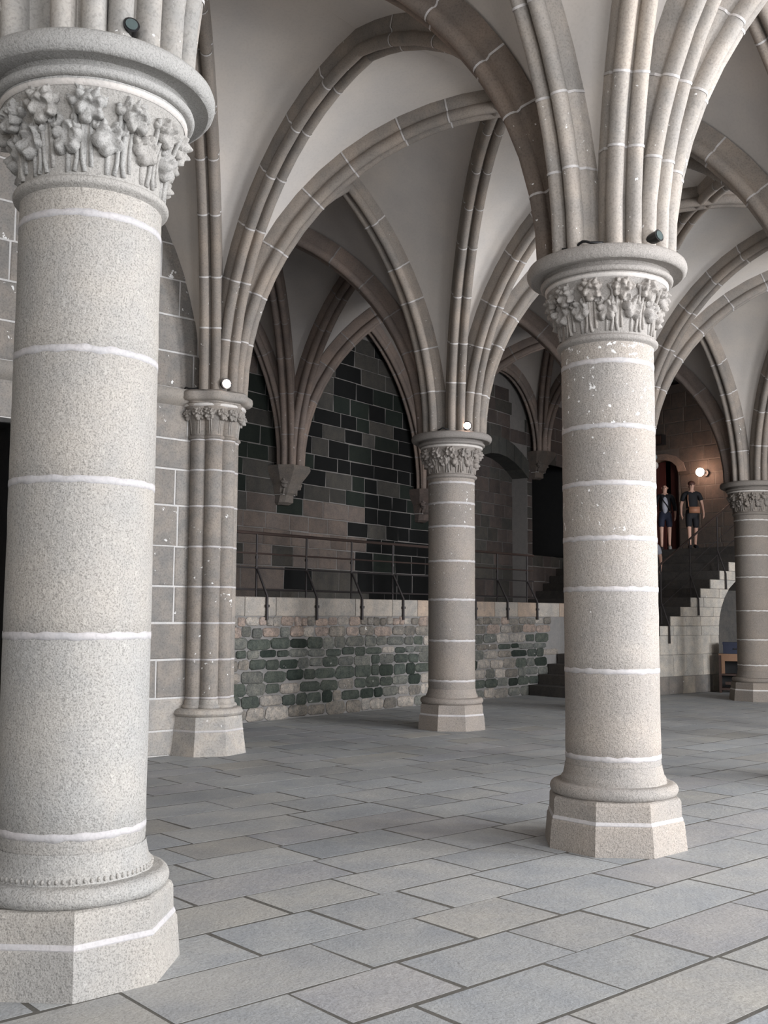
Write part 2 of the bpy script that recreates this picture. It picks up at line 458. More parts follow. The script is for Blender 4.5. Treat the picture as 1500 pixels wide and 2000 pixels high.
# --- low terrace wall of rubble with a dressed coping
TWF = Frame(RW0, RWD, RWN)
TW_END = 10.7
wall_terrace = slab('wall_terrace', TWF, -9, TW_END, -.1, 1.82, .45, MORT, (.20, .193, .186, 1)); tag(wall_terrace, kind='structure')
rg = random.Random(5)
LT = (.34, .315, .285); PK = (.33, .27, .235); OL = (.20, .185, .165); MG_ = (.075, .088, .076); MD = (.030, .040, .033); MS = (.145, .15, .138)
zs = [0, .20, .38, .56, .75, .92, 1.05, 1.23, 1.40, 1.55]
nr = 0
for ci, (z0, z1) in enumerate(zip(zs, zs[1:])):
    s = -.5 + rg.uniform(0, .2)
    while s < 8.25:
        L = rg.uniform(.20, .48) * (1.25 if 5.9 < s else 1)
        if ci == 8: L *= .62
        mid = s + L / 2
        gz = noise.noise(Vector((mid * .55, z0 * 1.3, 3.7)))
        r = rg.random()
        if ci >= 8: col = LT if r < .45 else (PK if r < .75 else OL)
        elif ci == 7: col = PK if r < .35 else (LT if r < .6 else (MS if r < .8 else OL))
        elif ci == 0: col = LT if r < .55 else (OL if r < .8 else MS)
        else:
            p = .72 + gz * .6
            if 3.9 < mid < 4.8 and z0 < .75: p = .1
            if r < p: col = MG_ if rg.random() < .55 else (MD if rg.random() < .4 else MS)
            else: col = LT if rg.random() < .35 else (OL if rg.random() < .6 else MS)
        v_, f_ = rubble(TWF, s, s + L, z0 + rg.uniform(-.015, .015), z1 + rg.uniform(-.015, .015), rg)
        mk('rubble_stone', v_, f_, RUB, wall_terrace, smooth=True, angle=50, color=shade(rg, col, .18, .75 if rg.random() < .4 else .95)); nr += 1
        s += L
s = -1.5
while s < TW_END - .3:
    L = min(rg.uniform(.55, .95), TW_END - s)
    vs = []
    for (o, dz) in ((-.40, 0), (.02, 0), (.028, .012)):
        pass
    a0, a1 = s + .006, s + L - .006
    vs = [TWF(a, z, o) for (o, z) in ((-.42, 1.56), (.015, 1.56), (.022, 1.575), (.022, 1.835), (.012, 1.845), (-.42, 1.845)) for a in (a0, a1)]
    fs = [(2 * i, 2 * i + 1, 2 * i + 3, 2 * i + 2) for i in range(5)] + [(0, 2, 4, 6, 8, 10), (11, 9, 7, 5, 3, 1)]
    cc = (.34, .315, .285) if rg.random() < .7 else (.36, .29, .235)
    mk('coping_stone', vs, fs, ASH, wall_terrace, color=shade(rg, cc, .12, .8))
    s += L
# raised walk behind it
p0 = TWF(-9, 0, -.4); p1 = TWF(16, 0, -.4); q0 = BWF(-12, 0, -.4); q1 = BWF(16, 0, -.4)
ft = mk('floor_terrace', [(p[0], p[1], z) for z in (1.80, 1.4) for p in (p0, p1, q1, q0)],
        [(0, 1, 2, 3), (7, 6, 5, 4), (0, 4, 5, 1), (1, 5, 6, 2), (2, 6, 7, 3), (3, 7, 4, 0)], FLAG, color=(.09, .088, .085, 1)); tag(ft, kind='structure')

# ------------------------------------------------------------------ vault webs
def arc(p, q, r0, b=0.0, za=ZA, z0=ZS):
    """half arch from node centre p towards crown point q; returns f(t) -> (x, y, z) for t in 0..1, with offset b above the soffit"""
    d = (q - p); L = d.length; d = d / L
    l = L - r0; h = za - z0
    Rr = (l * l + h * h) / (2 * l)
    ph = math.acos(max(-1, min(1, (Rr - l) / (Rr + b))))
    def f(t):
        a = ph * t
        x = r0 + Rr - (Rr + b) * math.cos(a)
        q_ = p + d * x
        return Vector((q_.x, q_.y, z0 + (Rr + b) * math.sin(a)))
    return f
R0 = {n: .50 for n in NODE}
for n in ('K0', 'K1', 'K2', 'K3', 'K4'): R0[n] = .26
R0['W'] = .43
ZSN = {n: ZS for n in NODE}
ZSN['K3'] = 5.6; ZSN['K4'] = 5.6
ZAP = {frozenset(('C', 'W')): 7.09, frozenset(('W', 'B')): 7.25}     # crowns that sit a little lower or higher
def zap(a, b): return ZAP.get(frozenset((a, b)), ZA)
ceiling = thing('ceiling', (0, 0, 0), kind='structure')
def bay(n00, n10, n11, n01, web=(.57, .535, .505, 1)):
    """quadripartite bay, corners in order round the bay"""
    cs = [n00, n10, n11, n01]
    P = [NODE[c] for c in cs]
    # crossing of the diagonals
    a, b_, c_, d_ = P
    den = (c_ - a).cross(d_ - b_)
    t = (b_ - a).cross(d_ - b_) / den
    X = a + (c_ - a) * t
    nS, nT = 14, 8
    for k in range(4):
        i, j = cs[k], cs[(k + 1) % 4]
        mid = (NODE[i] + NODE[j]) / 2
        vs, fs = [], []
        for (n, flip) in ((i, 0), (j, 1)):
            fd = arc(NODE[n], X, R0[n], WEBB, z0=ZSN[n]); fa = arc(NODE[n], mid, R0[n], WEBB, za=zap(i, j), z0=ZSN[n])
            o = len(vs)
            for si in range(nS + 1):
                s = si / nS
                pd, pa = fd(s), fa(s)
                for ti in range(nT + 1):
                    u = ti / nT
                    p = pd.lerp(pa, u)
                    p.z += .10 * math.sin(math.pi * u) * s
                    vs.append(tuple(p))
            for si in range(nS):
                for ti in range(nT):
                    q = o + si * (nT + 1) + ti
                    f = (q, q + 1, q + nT + 2, q + nT + 1)
                    fs.append(f[::-1] if flip else f)
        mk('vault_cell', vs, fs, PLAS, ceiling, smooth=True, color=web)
    return X
XC = {}
BAYS = {'b01': ('A', 'C', 'W', 'Q'), 'b11': ('C', 'C1', 'B', 'W'), 'b21': ('C1', 'C2', 'E', 'B'), 'b31': ('C2', 'C3', 'D', 'E'), 'b41': ('C3', 'C4', 'D1', 'D'), 'bm1': ('Am', 'A', 'Q', 'Qm'),
        'bm0': ('Fm', 'F0', 'A', 'Am'), 'b00': ('F0', 'F1', 'C', 'A'), 'b10': ('F1', 'F2', 'C1', 'C'), 'b20': ('F2', 'F3', 'C2', 'C1'), 'b30': ('F3', 'F4', 'C3', 'C2'), 'b40': ('F4', 'F5', 'C4', 'C3'),
        'k0': ('W', 'B', 'K1', 'K0'), 'k1': ('B', 'E', 'K2', 'K1'), 'k2': ('E', 'D', 'K3', 'K2'), 'k3': ('D', 'D1', 'K4', 'K3')}
AISLE_DIM = (.40, .37, .35, 1)      # darker web plaster: the dimness of the aisle is put into its colour
for k, c in BAYS.items(): XC[k] = bay(*c, web=AISLE_DIM) if k[0] == 'k' else bay(*c)
# plain lid far above so that no sky reaches the back of the webs
mk('roof_slab', [(-22, -12, 8.2), (26, -12, 8.2), (26, 38, 8.2), (-22, 38, 8.2), (-22, -12, 8.5), (26, -12, 8.5), (26, 38, 8.5), (-22, 38, 8.5)],
   [(3, 2, 1, 0), (4, 5, 6, 7), (0, 1, 5, 4), (1, 2, 6, 5), (2, 3, 7, 6), (3, 0, 4, 7)], PLAS, ceiling, color=(.4, .39, .37, 1))

# ------------------------------------------------------------------ ribs
HALF = [(.145, .30), (.145, .165), (.118, .145)]
for k in range(10):
    a = R(62 - k * 28)
    HALF.append((.078 + .066 * math.cos(a), .066 + .066 * math.sin(a)))
PROF = [(x, y) for x, y in HALF] + [(0, .085)] + [(-x, y) for x, y in HALF[::-1]]
def rib_half(parent, joints, p, q, r0, rg, col, half_w=1.0, za=ZA, vl=.62, z0=ZS):
    d = (q - p); L = d.length; d = d / L
    nrm = V2(-d.y, d.x)
    l = L - r0; h = za - z0
    Rr = (l * l + h * h) / (2 * l)
    ph = math.acos(max(-1, min(1, (Rr - l) / Rr)))
    n = max(3, round(Rr * ph / vl))
    cuts = [0.0] + [ph * (i + rg.uniform(-.13, .13)) / n for i in range(1, n)] + [ph]
    def ring(a, last=False, grow=1.0):
        out = []
        ca, sa = math.cos(a), math.sin(a)
        for (x, b) in PROF:
            b2 = b if grow == 1 else b * 1.0 - .004
            x2 = x * half_w * (1 if grow == 1 else 1.03)
            hx = r0 + Rr - (Rr + b2) * ca; hz = z0 + (Rr + b2) * sa
            if last:
                t = (L - hx) / max(.2, sa)
                hx += t * sa; hz += t * ca
            g = p + d * hx + nrm * x2
            out.append((g.x, g.y, hz))
        return out
    gap = .007 / Rr
    np_ = len(PROF)
    for i in range(n):
        a0 = cuts[i] + (gap if i else 0); a1 = cuts[i + 1] - (gap if i < n - 1 else 0)
        m = max(2, math.ceil((a1 - a0) / R(7)))
        vs = []
        for k in range(m + 1):
            vs += ring(a0 + (a1 - a0) * k / m, last=(i == n - 1 and k == m))
        fs = []
        for k in range(m):
            for j in range(np_ - 1):
                q0 = k * np_ + j
                fs.append((q0, q0 + np_, q0 + np_ + 1, q0 + 1))
        fs += [tuple(range(np_)), tuple(range(m * np_, (m + 1) * np_))[::-1]]
        mk('voussoir', vs, fs, RIBM, parent, smooth=True, angle=50, color=shade(rg, col, .10, .72 if i < 2 else .97))
        if i:
            a = cuts[i]; w_ = .009 / Rr
            vs = ring(a - w_, grow=2) + ring(a + w_, grow=2)
            joints.add(vs, [(j, j + np_, j + np_ + 1, j + 1) for j in range(np_ - 1)])
RIBS = []
def rib(n1, n2, label, c1=None, halves=(1, 1), col=G_RIB, seed=1, mort=MW, cross=None, hw=1.0):
    rg = random.Random(seed * 31 + 7)
    p, q = NODE[n1], NODE[n2]
    X = XC[cross] if cross else (p + q) / 2
    base = p if halves[0] else q
    t = thing('vault_rib', (base.x, base.y, ZS), label, 'vault rib', 'moulded ribs of the vault')
    j = MB(); za = ZA if cross else zap(n1, n2)
    if halves[0]: rib_half(t, j, p, X, R0[n1], rg, col, hw, za=za, z0=ZSN[n1])
    if halves[1]: rib_half(t, j, q, X, R0[n2], rg, col, hw, za=za, z0=ZSN[n2])
    o = j.out('mortar_joint', MORT, t, smooth=True, angle=40, color=mort); o['kind'] = 'stuff'
    return t
DN = {'A': 'the big near column', 'C': 'the white-flaked column', 'W': 'the clustered wall pier', 'B': 'the middle column', 'E': 'the hidden column',
      'D': 'the column by the stairs', 'K1': 'the mossy wall corbel', 'K2': 'the shadowed corbel'}
GD = (.24, .195, .172)   # browner, darker ribs of the far aisle
RIBLIST = [
    ('A', 'C', 'pale stone rib arching between the big near column and the white-flaked column', (1, 1), None, G_CR),
    ('C', 'W', 'sharply pointed stone rib arching from the white-flaked column to the clustered pier', (1, 1), None, G_RIB),
    ('A', 'W', 'near upright stone rib on the outer edge of the clustered wall pier', (1, 1), 'b01', G_RIB),
    ('C', 'Q', 'dark broad stone rib sweeping up from the white-flaked column over the open bay', (1, 0), 'b01', (.225, .188, .162)),
    ('C', 'C1', 'pale stone rib leaning away at the outer side of the white-flaked column', (1, 1), None, G_RIB),
    ('W', 'B', 'pointed stone rib arching from the clustered pier to the middle column', (1, 1), None, G_RIB),
    ('B', 'C1', 'stone rib from the middle column passing behind the white-flaked column to a chipped brown end', (1, 1), None, G_RIB),
    ('C', 'B', 'brown stone rib crossing the bay from the white-flaked column to the middle column', (1, 1), 'b11', G_RIB),
    ('W', 'C1', 'long stone rib curving from the clustered pier to the crossing of the middle bay', (1, 1), 'b11', G_RIB),
    ('B', 'E', 'lower stone rib springing from the middle column towards the hidden column', (1, 1), None, G_RIB),
    ('C2', 'E', 'upper stone rib rising from behind the white-flaked column out past the frame', (1, 1), None, G_RIB),
    ('C1', 'E', 'stone rib of the far bay descending to the column hidden behind the flaked one', (1, 1), 'b21', G_RIB),
    ('B', 'C2', 'stone rib from the middle column into the far bay behind the flaked capital', (1, 1), 'b21', G_RIB),
    ('E', 'D', 'pointed stone rib arching over the staircase to the column by the stairs', (1, 1), None, G_RIB),
    ('C3', 'D', 'stone rib rising from the column by the stairs towards the hall', (1, 1), None, G_RIB),
    ('C2', 'D', 'diagonal stone rib coming down on the column by the stairs', (1, 1), 'b31', G_RIB),
    ('E', 'C3', 'long lower stone rib curving from behind the flaked column over the stairs bay', (1, 1), 'b31', G_RIB),
    ('D', 'D1', 'stone rib leaving the column by the stairs along the arcade', (1, 0), None, G_RIB),
    ('D', 'C4', 'diagonal stone rib leaving the column by the stairs past the frame', (1, 0), 'b41', G_RIB),
    ('A', 'F0', 'stone rib stub standing foremost on the big near capital', (1, 0), None, G_A),
    ('A', 'F1', 'stone rib stub beside the unlit spotlight on the big near capital', (1, 0), 'b00', G_A),
    ('A', 'Am', 'stone rib stub at the outer edge of the big near capital', (1, 0), None, G_A),
    ('A', 'Fm', 'stone rib stub over the cable on the big near capital', (1, 0), 'bm0', G_A),
    ('A', 'Q', 'stone rib stub at the back of the big near capital', (1, 0), None, G_A),
    ('C', 'F1', 'pale speckled rib bending over the spotlight of the white-flaked column', (1, 0), None, G_CR),
    ('C', 'F0', 'straight upright pale rib in the middle of the white-flaked capital', (1, 0), 'b00', G_CR),
    ('C', 'F2', 'pale rib with pink-edged joints leaning out from the white-flaked capital', (1, 0), 'b10', G_CR),
    ('B', 'K1', 'dark brown rib rising from the mossy wall corbel to the aisle crown', (1, 1), None, GD),
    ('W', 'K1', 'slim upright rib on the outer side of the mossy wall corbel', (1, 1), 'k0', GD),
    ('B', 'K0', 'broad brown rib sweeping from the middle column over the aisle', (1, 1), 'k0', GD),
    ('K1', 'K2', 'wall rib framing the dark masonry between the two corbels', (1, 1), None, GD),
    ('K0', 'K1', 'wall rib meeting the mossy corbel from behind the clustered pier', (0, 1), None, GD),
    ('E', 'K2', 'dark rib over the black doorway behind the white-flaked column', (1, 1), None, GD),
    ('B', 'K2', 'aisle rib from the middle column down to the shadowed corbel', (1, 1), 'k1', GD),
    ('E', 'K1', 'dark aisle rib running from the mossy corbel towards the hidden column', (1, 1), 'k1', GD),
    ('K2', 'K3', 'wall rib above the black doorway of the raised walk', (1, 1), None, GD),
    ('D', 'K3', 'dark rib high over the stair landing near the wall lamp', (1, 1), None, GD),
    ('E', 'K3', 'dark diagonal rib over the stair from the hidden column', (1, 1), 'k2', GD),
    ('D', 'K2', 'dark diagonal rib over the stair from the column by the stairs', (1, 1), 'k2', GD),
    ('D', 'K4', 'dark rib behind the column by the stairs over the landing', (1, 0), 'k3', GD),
]
for i, (a, b, lab, hv, cr, col) in enumerate(RIBLIST):
    hw = .87 if not (a[0] == 'K' and b[0] == 'K') else .7
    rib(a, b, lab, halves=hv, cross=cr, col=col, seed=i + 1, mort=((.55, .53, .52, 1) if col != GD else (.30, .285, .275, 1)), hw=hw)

# ------------------------------------------------------------------ columns
def octa(c, r, z, rot):
    rc = r / math.cos(math.pi / 8)
    return [(c[0] + rc * math.cos(rot + math.pi / 8 + k * math.pi / 4), c[1] + rc * math.sin(rot + math.pi / 8 + k * math.pi / 4), z) for k in range(8)]
def loft(rings, cap0=True, cap1=True):
    n = len(rings[0]); vs = [p for r in rings for p in r]; fs = []
    for i in range(len(rings) - 1):
        for j in range(n):
            fs.append((i * n + j, i * n + (j + 1) % n, (i + 1) * n + (j + 1) % n, (i + 1) * n + j))
    if cap0: fs.append(tuple(range(n))[::-1])
    if cap1: fs.append(tuple(range((len(rings) - 1) * n, len(rings) * n)))
    return vs, fs
GROT = math.atan2(UH.y, UH.x)
def rosette(mb, c, nrm, Rr, lobes, seed, depth=.05):
    """carved lobed leaf: a domed polar patch with swollen lobes, skirted back towards the bell"""
    n = Vector(nrm).normalized(); up = Vector((0, 0, 1)); y = up.cross(n).normalized(); z = n.cross(y)
    c = Vector(c); nr, na = 7, 40; ph = seed * 1.37
    vs = []; fs = []
    for i in range(nr + 2):
        for k in range(na):
            a = 2 * math.pi * k / na
            lob = abs(math.cos(lobes * a / 2 + ph)) ** .7 * (.55 + .9 * abs(noise.noise(Vector((math.cos(a) * .9, math.sin(a) * .9, seed * 3.1)))))
            rmax = Rr * (.66 + .34 * lob) * (1 + .12 * noise.noise(Vector((math.cos(a), math.sin(a), seed * 2.7))))
            if i <= nr:
                r = max(.02, i / nr)
                # swollen lobe tips that curl over, a sunk vein between them
                tip = lob * math.exp(-((r - .72) / .20) ** 2)
                h = Rr * (.26 * (1 - r ** 3) + .46 * tip - .10 * math.exp(-(r / .30) ** 2)) + Rr * .20 * noise.noise(Vector((r * 2.6 * math.cos(a), r * 2.6 * math.sin(a), seed * 5.1)))
                p = c + (y * math.cos(a) + z * math.sin(a)) * (rmax * r) + n * h - z * (Rr * .18 * r)
            else:
                p = c + (y * math.cos(a) + z * math.sin(a)) * (rmax * .82) - n * depth
            vs.append(tuple(p))
    for i in range(nr + 1):
        for k in range(na):
            a = i * na + k; b = i * na + (k + 1) % na
            fs.append((a, b, b + na, a + na))
    fs.append(tuple(range(na))[::-1])
    mb.add(vs, fs)
def leaf_mesh(kind, seed):
    """a carved leaf standing off the bell: local x outward, y sideways, z up"""
    rg = random.Random(seed * 13 + (kind == 'low'))
    mb = MB(); j = lambda v: rg.uniform(-v, v)
    if kind == 'low':
        mb.tube([(-.004, 0, -.04), (.006, j(.006), .03), (.012, j(.01), .09)], [.016, .013, .012], 8)
        rosette(mb, (.030, j(.006), .125 + j(.01)), (1, j(.2), -.12), .084, 5, seed)
        rosette(mb, (.034, .045 + j(.006), .185 + j(.01)), (1, .4, .1), .046, 3, seed + 7, .04)
        rosette(mb, (.034, -.045 + j(.006), .180 + j(.01)), (1, -.4, .1), .044, 3, seed + 11, .04)
    else:
        for y in (-.013, .013):
            mb.tube([(-.002, y * 1.3, -.03), (.006, y, .06), (.020, y, .15), (.055, y * 1.2, .22), (.085, y * 2, .26)], [.011, .011, .012, .014, .012], 8)
        rosette(mb, (.085, j(.008), .225 + j(.008)), (1, j(.25), -.55), .074, 5, seed + 20, .05)
        rosette(mb, (.070, .050 + j(.006), .268 + j(.008)), (.8, .7, .25), .055, 4, seed + 30, .05)
        rosette(mb, (.070, -.050 + j(.006), .268 + j(.008)), (.8, -.7, .25), .055, 4, seed + 40, .05)
        rosette(mb, (.075, j(.01), .292 + j(.006)), (1, 0, .35), .044, 3, seed + 50, .05)
    me = bpy.data.meshes.new('leaf_' + kind)
    me.from_pydata(mb.v, [], mb.f); me.materials.append(LEAFS)
    me.polygons.foreach_set('use_smooth', [True] * len(me.polygons)); me.update()
    return me
LEAVES = {k: [leaf_mesh(k, s) for s in range(1, 5)] for k in ('low', 'high')}
def stem_mesh():
    mb = MB()
    for y in (-.012, .012):
        mb.tube([(.0, y * 1.9, .0), (.006, y, .06), (.02, y, .16), (.06, y * 1.5, .27), (.085, y * 3.2, .31)], [.012, .011, .011, .012, .012], 8)
    me = bpy.data.meshes.new('stem'); me.from_pydata(mb.v, [], mb.f); me.materials.append(LEAFS)
    me.polygons.foreach_set('use_smooth', [True] * len(me.polygons)); me.update(); return me
STEM = stem_mesh()
def put(me, name, parent, loc, rz, col, sc=1.0, kind=None, tilt=0):
    o = bpy.data.objects.new(name, me); COL.objects.link(o); o.parent = parent
    o.location = Vector(loc) - org(parent); o.rotation_euler = (0, tilt, rz); o.scale = (sc, sc, sc)
    o.color = col
    if kind: o['kind'] = kind
    return o
def capital(t, c, col, rg, nleaf=12, rot=0.0, k=1.0):
    """bell, astragal, abacus and foliage; k scales the radii"""
    prof = [(.335, 3.575), (.335, 3.62), (.34, 3.68), (.352, 3.76), (.375, 3.84), (.405, 3.91), (.43, 3.955), (.44, 3.975)]
    v_, f_ = lathe([(r * k, z) for r, z in prof], c, 48)
    cap = mk('capital', v_, f_, LEAFS, t, smooth=True, color=shade(rg, col, .04))
    pr = [(.33, 3.525)] + [(.346 + .021 * math.cos(R(a)), 3.558 + .022 * math.sin(R(a))) for a in range(-80, 91, 24)] + [(.335, 3.585)]
    v_, f_ = lathe([(r * k, z) for r, z in pr], c, 48)
    mk('astragal', v_, f_, LEAFS, cap, smooth=True, angle=50, color=shade(rg, col, .05))
    ab = [(.43, 3.97), (.445, 3.975), (.447, 3.998), (.44, 4.0)] + [(.462 + .02 * math.cos(R(a)), 4.022 + .022 * math.sin(R(a))) for a in range(-90, 91, 30)] + \
         [(.455, 4.047), (.450, 4.060), (.46, 4.070), (.50, 4.072), (.535, 4.066), (.545, 4.062)] + [(.545 + .037 * math.cos(R(a)), 4.113 + .052 * math.sin(R(a))) for a in range(-85, 91, 25)] + [(.52, 4.168), (.10, 4.17)]
    v_, f_ = lathe([(r * k, z) for r, z in ab], c, 64, jz=lambda i, j: .003 * noise.noise(Vector((j * .6, i * .1, c[0]))))
    mk('abacus', v_, f_, LEAFS, cap, smooth=True, angle=38, color=shade(rg, (col[0] * .98, col[1] * .98, col[2] * .98), .04))
    # thin lime fillet below the abacus
    v_, f_ = lathe([(.436 * k, 3.962), (.448 * k, 3.970), (.449 * k, 3.986), (.44 * k, 3.995)], c, 48)
    mk('lime_fillet', v_, f_, MORT, cap, smooth=True, color=(.56, .53, .50, 1))
    for i in range(nleaf):
        a = rot + 2 * math.pi * i / nleaf
        r = .342 * k
        put(rg.choice(LEAVES['high']), 'leaf', cap, (c[0] + (r - .005) * math.cos(a), c[1] + (r - .005) * math.sin(a), 3.655), a, shade(rg, col, .02), rg.uniform(.95, 1.06))
        a2 = a + math.pi / nleaf
        put(rg.choice(LEAVES['low']), 'leaf', cap, (c[0] + (r - .012) * math.cos(a2), c[1] + (r - .012) * math.sin(a2), 3.64), a2, shade(rg, col, .02), rg.uniform(.92, 1.08))
        put(STEM, 'stem', cap, (c[0] + (r - .004) * math.cos(a2 + .16), c[1] + (r - .004) * math.sin(a2 + .16), 3.60), a2 + .13, shade(rg, col, .02))
    return cap
def column(c, label, joints, col, seed, flakes=None, beads=False, rs=.333, caprot=0.0, joint_w=.013, mcol=MW):
    rg = random.Random(seed)
    t = thing('column', (c.x, c.y, 0), label, 'column', 'round columns of the hall', 'thing')
    pl = loft([octa(c, .468, 0, GROT), octa(c, .467, .02, GROT), octa(c, .453, .185, GROT), octa(c, .440, .205, GROT)])
    mk('plinth', *pl, GRAN, t, color=shade(rg, col, .05))
    mk('plinth_joint', *loft([octa(c, .444, .196, GROT), octa(c, .447, .203, GROT), octa(c, .440, .222, GROT), octa(c, .43, .226, GROT)]), MORT, t, color=mcol)
    mk('plinth_upper', *loft([octa(c, .437, .220, GROT), octa(c, .434, .325, GROT), octa(c, .424, .345, GROT), octa(c, .41, .352, GROT)]), GRAN, t, color=shade(rg, col, .06))
    tor = [(.40, .340)] + [(.404 + .042 * math.cos(R(a)), .393 + .044 * math.sin(R(a))) for a in range(-80, 91, 17)] + [(.388, .437), (.370, .438), (.366, .446), (.367, .458), (.362, .472), (.352, .482), (.348, .50), (.341, .53), (.336, .56)]
    v_, f_ = lathe(tor, c, 64, jz=lambda i, j: .004 * noise.noise(Vector((j * .5, i * .3, seed))))
    bm_ = mk('base_moulding', v_, f_, GRAN, t, smooth=True, angle=45, color=shade(rg, col, .05))
    if beads:
        mb = MB()
        for i in range(78):
            a = 2 * math.pi * i / 78
            mb.ball((c.x + .366 * math.cos(a), c.y + .366 * math.sin(a), .455), .010, 6, 4, (.8, .8, 1.2))
        o = mb.out('bead_row', GRAN, bm_, smooth=True, color=shade(rg, col, .03)); o['kind'] = 'stuff'
    zz = [.55] + list(joints) + [3.545]
    for i, (z0, z1) in enumerate(zip(zz, zz[1:])):
        e = .006
        pr = [(rs - .006, z0), (rs, z0 + e)] + [(rs + rg.uniform(-.0015, .0015), z0 + e + (z1 - z0 - 2 * e) * k / 6) for k in range(1, 6)] + [(rs, z1 - e), (rs - .006, z1)]
        v_, f_ = lathe(pr, c, 64)
        al = 1.0
        if flakes: al = flakes[min(i, len(flakes) - 1)]
        mk('drum', v_, f_, GRAN, t, smooth=True, color=shade(rg, col, .085, al))
        if i:
            sd = seed * 3 + i
            v_, f_ = lathe([(rs - .01, z0 - joint_w * 1.1), (rs + .0015, z0 - joint_w), (rs + .0025, z0), (rs + .0015, z0 + joint_w), (rs - .01, z0 + joint_w * 1.1)], c, 96,
                           jz=lambda i_, j_: (.35 + .9 * (i_ in (0, 1)) + .9 * (i_ in (3, 4))) * .008 * noise.noise(Vector((j_ * .35, (i_ > 2) * 5.0, sd))))
            mk('mortar_joint', v_, f_, MORT, t, smooth=True, color=mcol)
    capital(t, c, tuple(x * .90 for x in col), rg, 12, caprot)
    return t
column(A, 'massive speckled granite column with foliage capital standing closest to the viewer', (.632, 1.495, 2.19, 2.782, 3.411), G_A, 3, beads=True, caprot=.2, joint_w=.016, mcol=(.49, .475, .48, 1))
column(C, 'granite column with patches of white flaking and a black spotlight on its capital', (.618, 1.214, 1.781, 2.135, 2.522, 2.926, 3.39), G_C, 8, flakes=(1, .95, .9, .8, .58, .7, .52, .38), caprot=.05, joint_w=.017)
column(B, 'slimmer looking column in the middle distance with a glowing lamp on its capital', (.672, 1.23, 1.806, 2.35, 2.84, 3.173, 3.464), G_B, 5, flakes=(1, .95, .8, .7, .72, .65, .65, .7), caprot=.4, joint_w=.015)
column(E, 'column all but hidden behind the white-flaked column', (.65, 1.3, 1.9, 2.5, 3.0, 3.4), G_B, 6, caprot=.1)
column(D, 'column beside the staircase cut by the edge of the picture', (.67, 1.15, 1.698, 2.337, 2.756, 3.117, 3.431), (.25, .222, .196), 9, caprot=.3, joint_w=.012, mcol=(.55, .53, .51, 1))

# the row of the white-flaked column goes on past the edge of the picture and shades the floor there
column(NODE['C1'], 'next column of the flaked row, just outside the picture', (.63, 1.25, 1.8, 2.3, 2.8, 3.3), G_C, 21, caprot=.15)
column(NODE['C2'], 'third column of the flaked row, outside the picture', (.65, 1.2, 1.75, 2.4, 2.9, 3.35), G_C, 22, caprot=.35)
column(NODE['C3'], 'fourth column of the flaked row, outside the picture', (.62, 1.3, 1.9, 2.4, 2.85, 3.4), G_C, 23, caprot=.25)

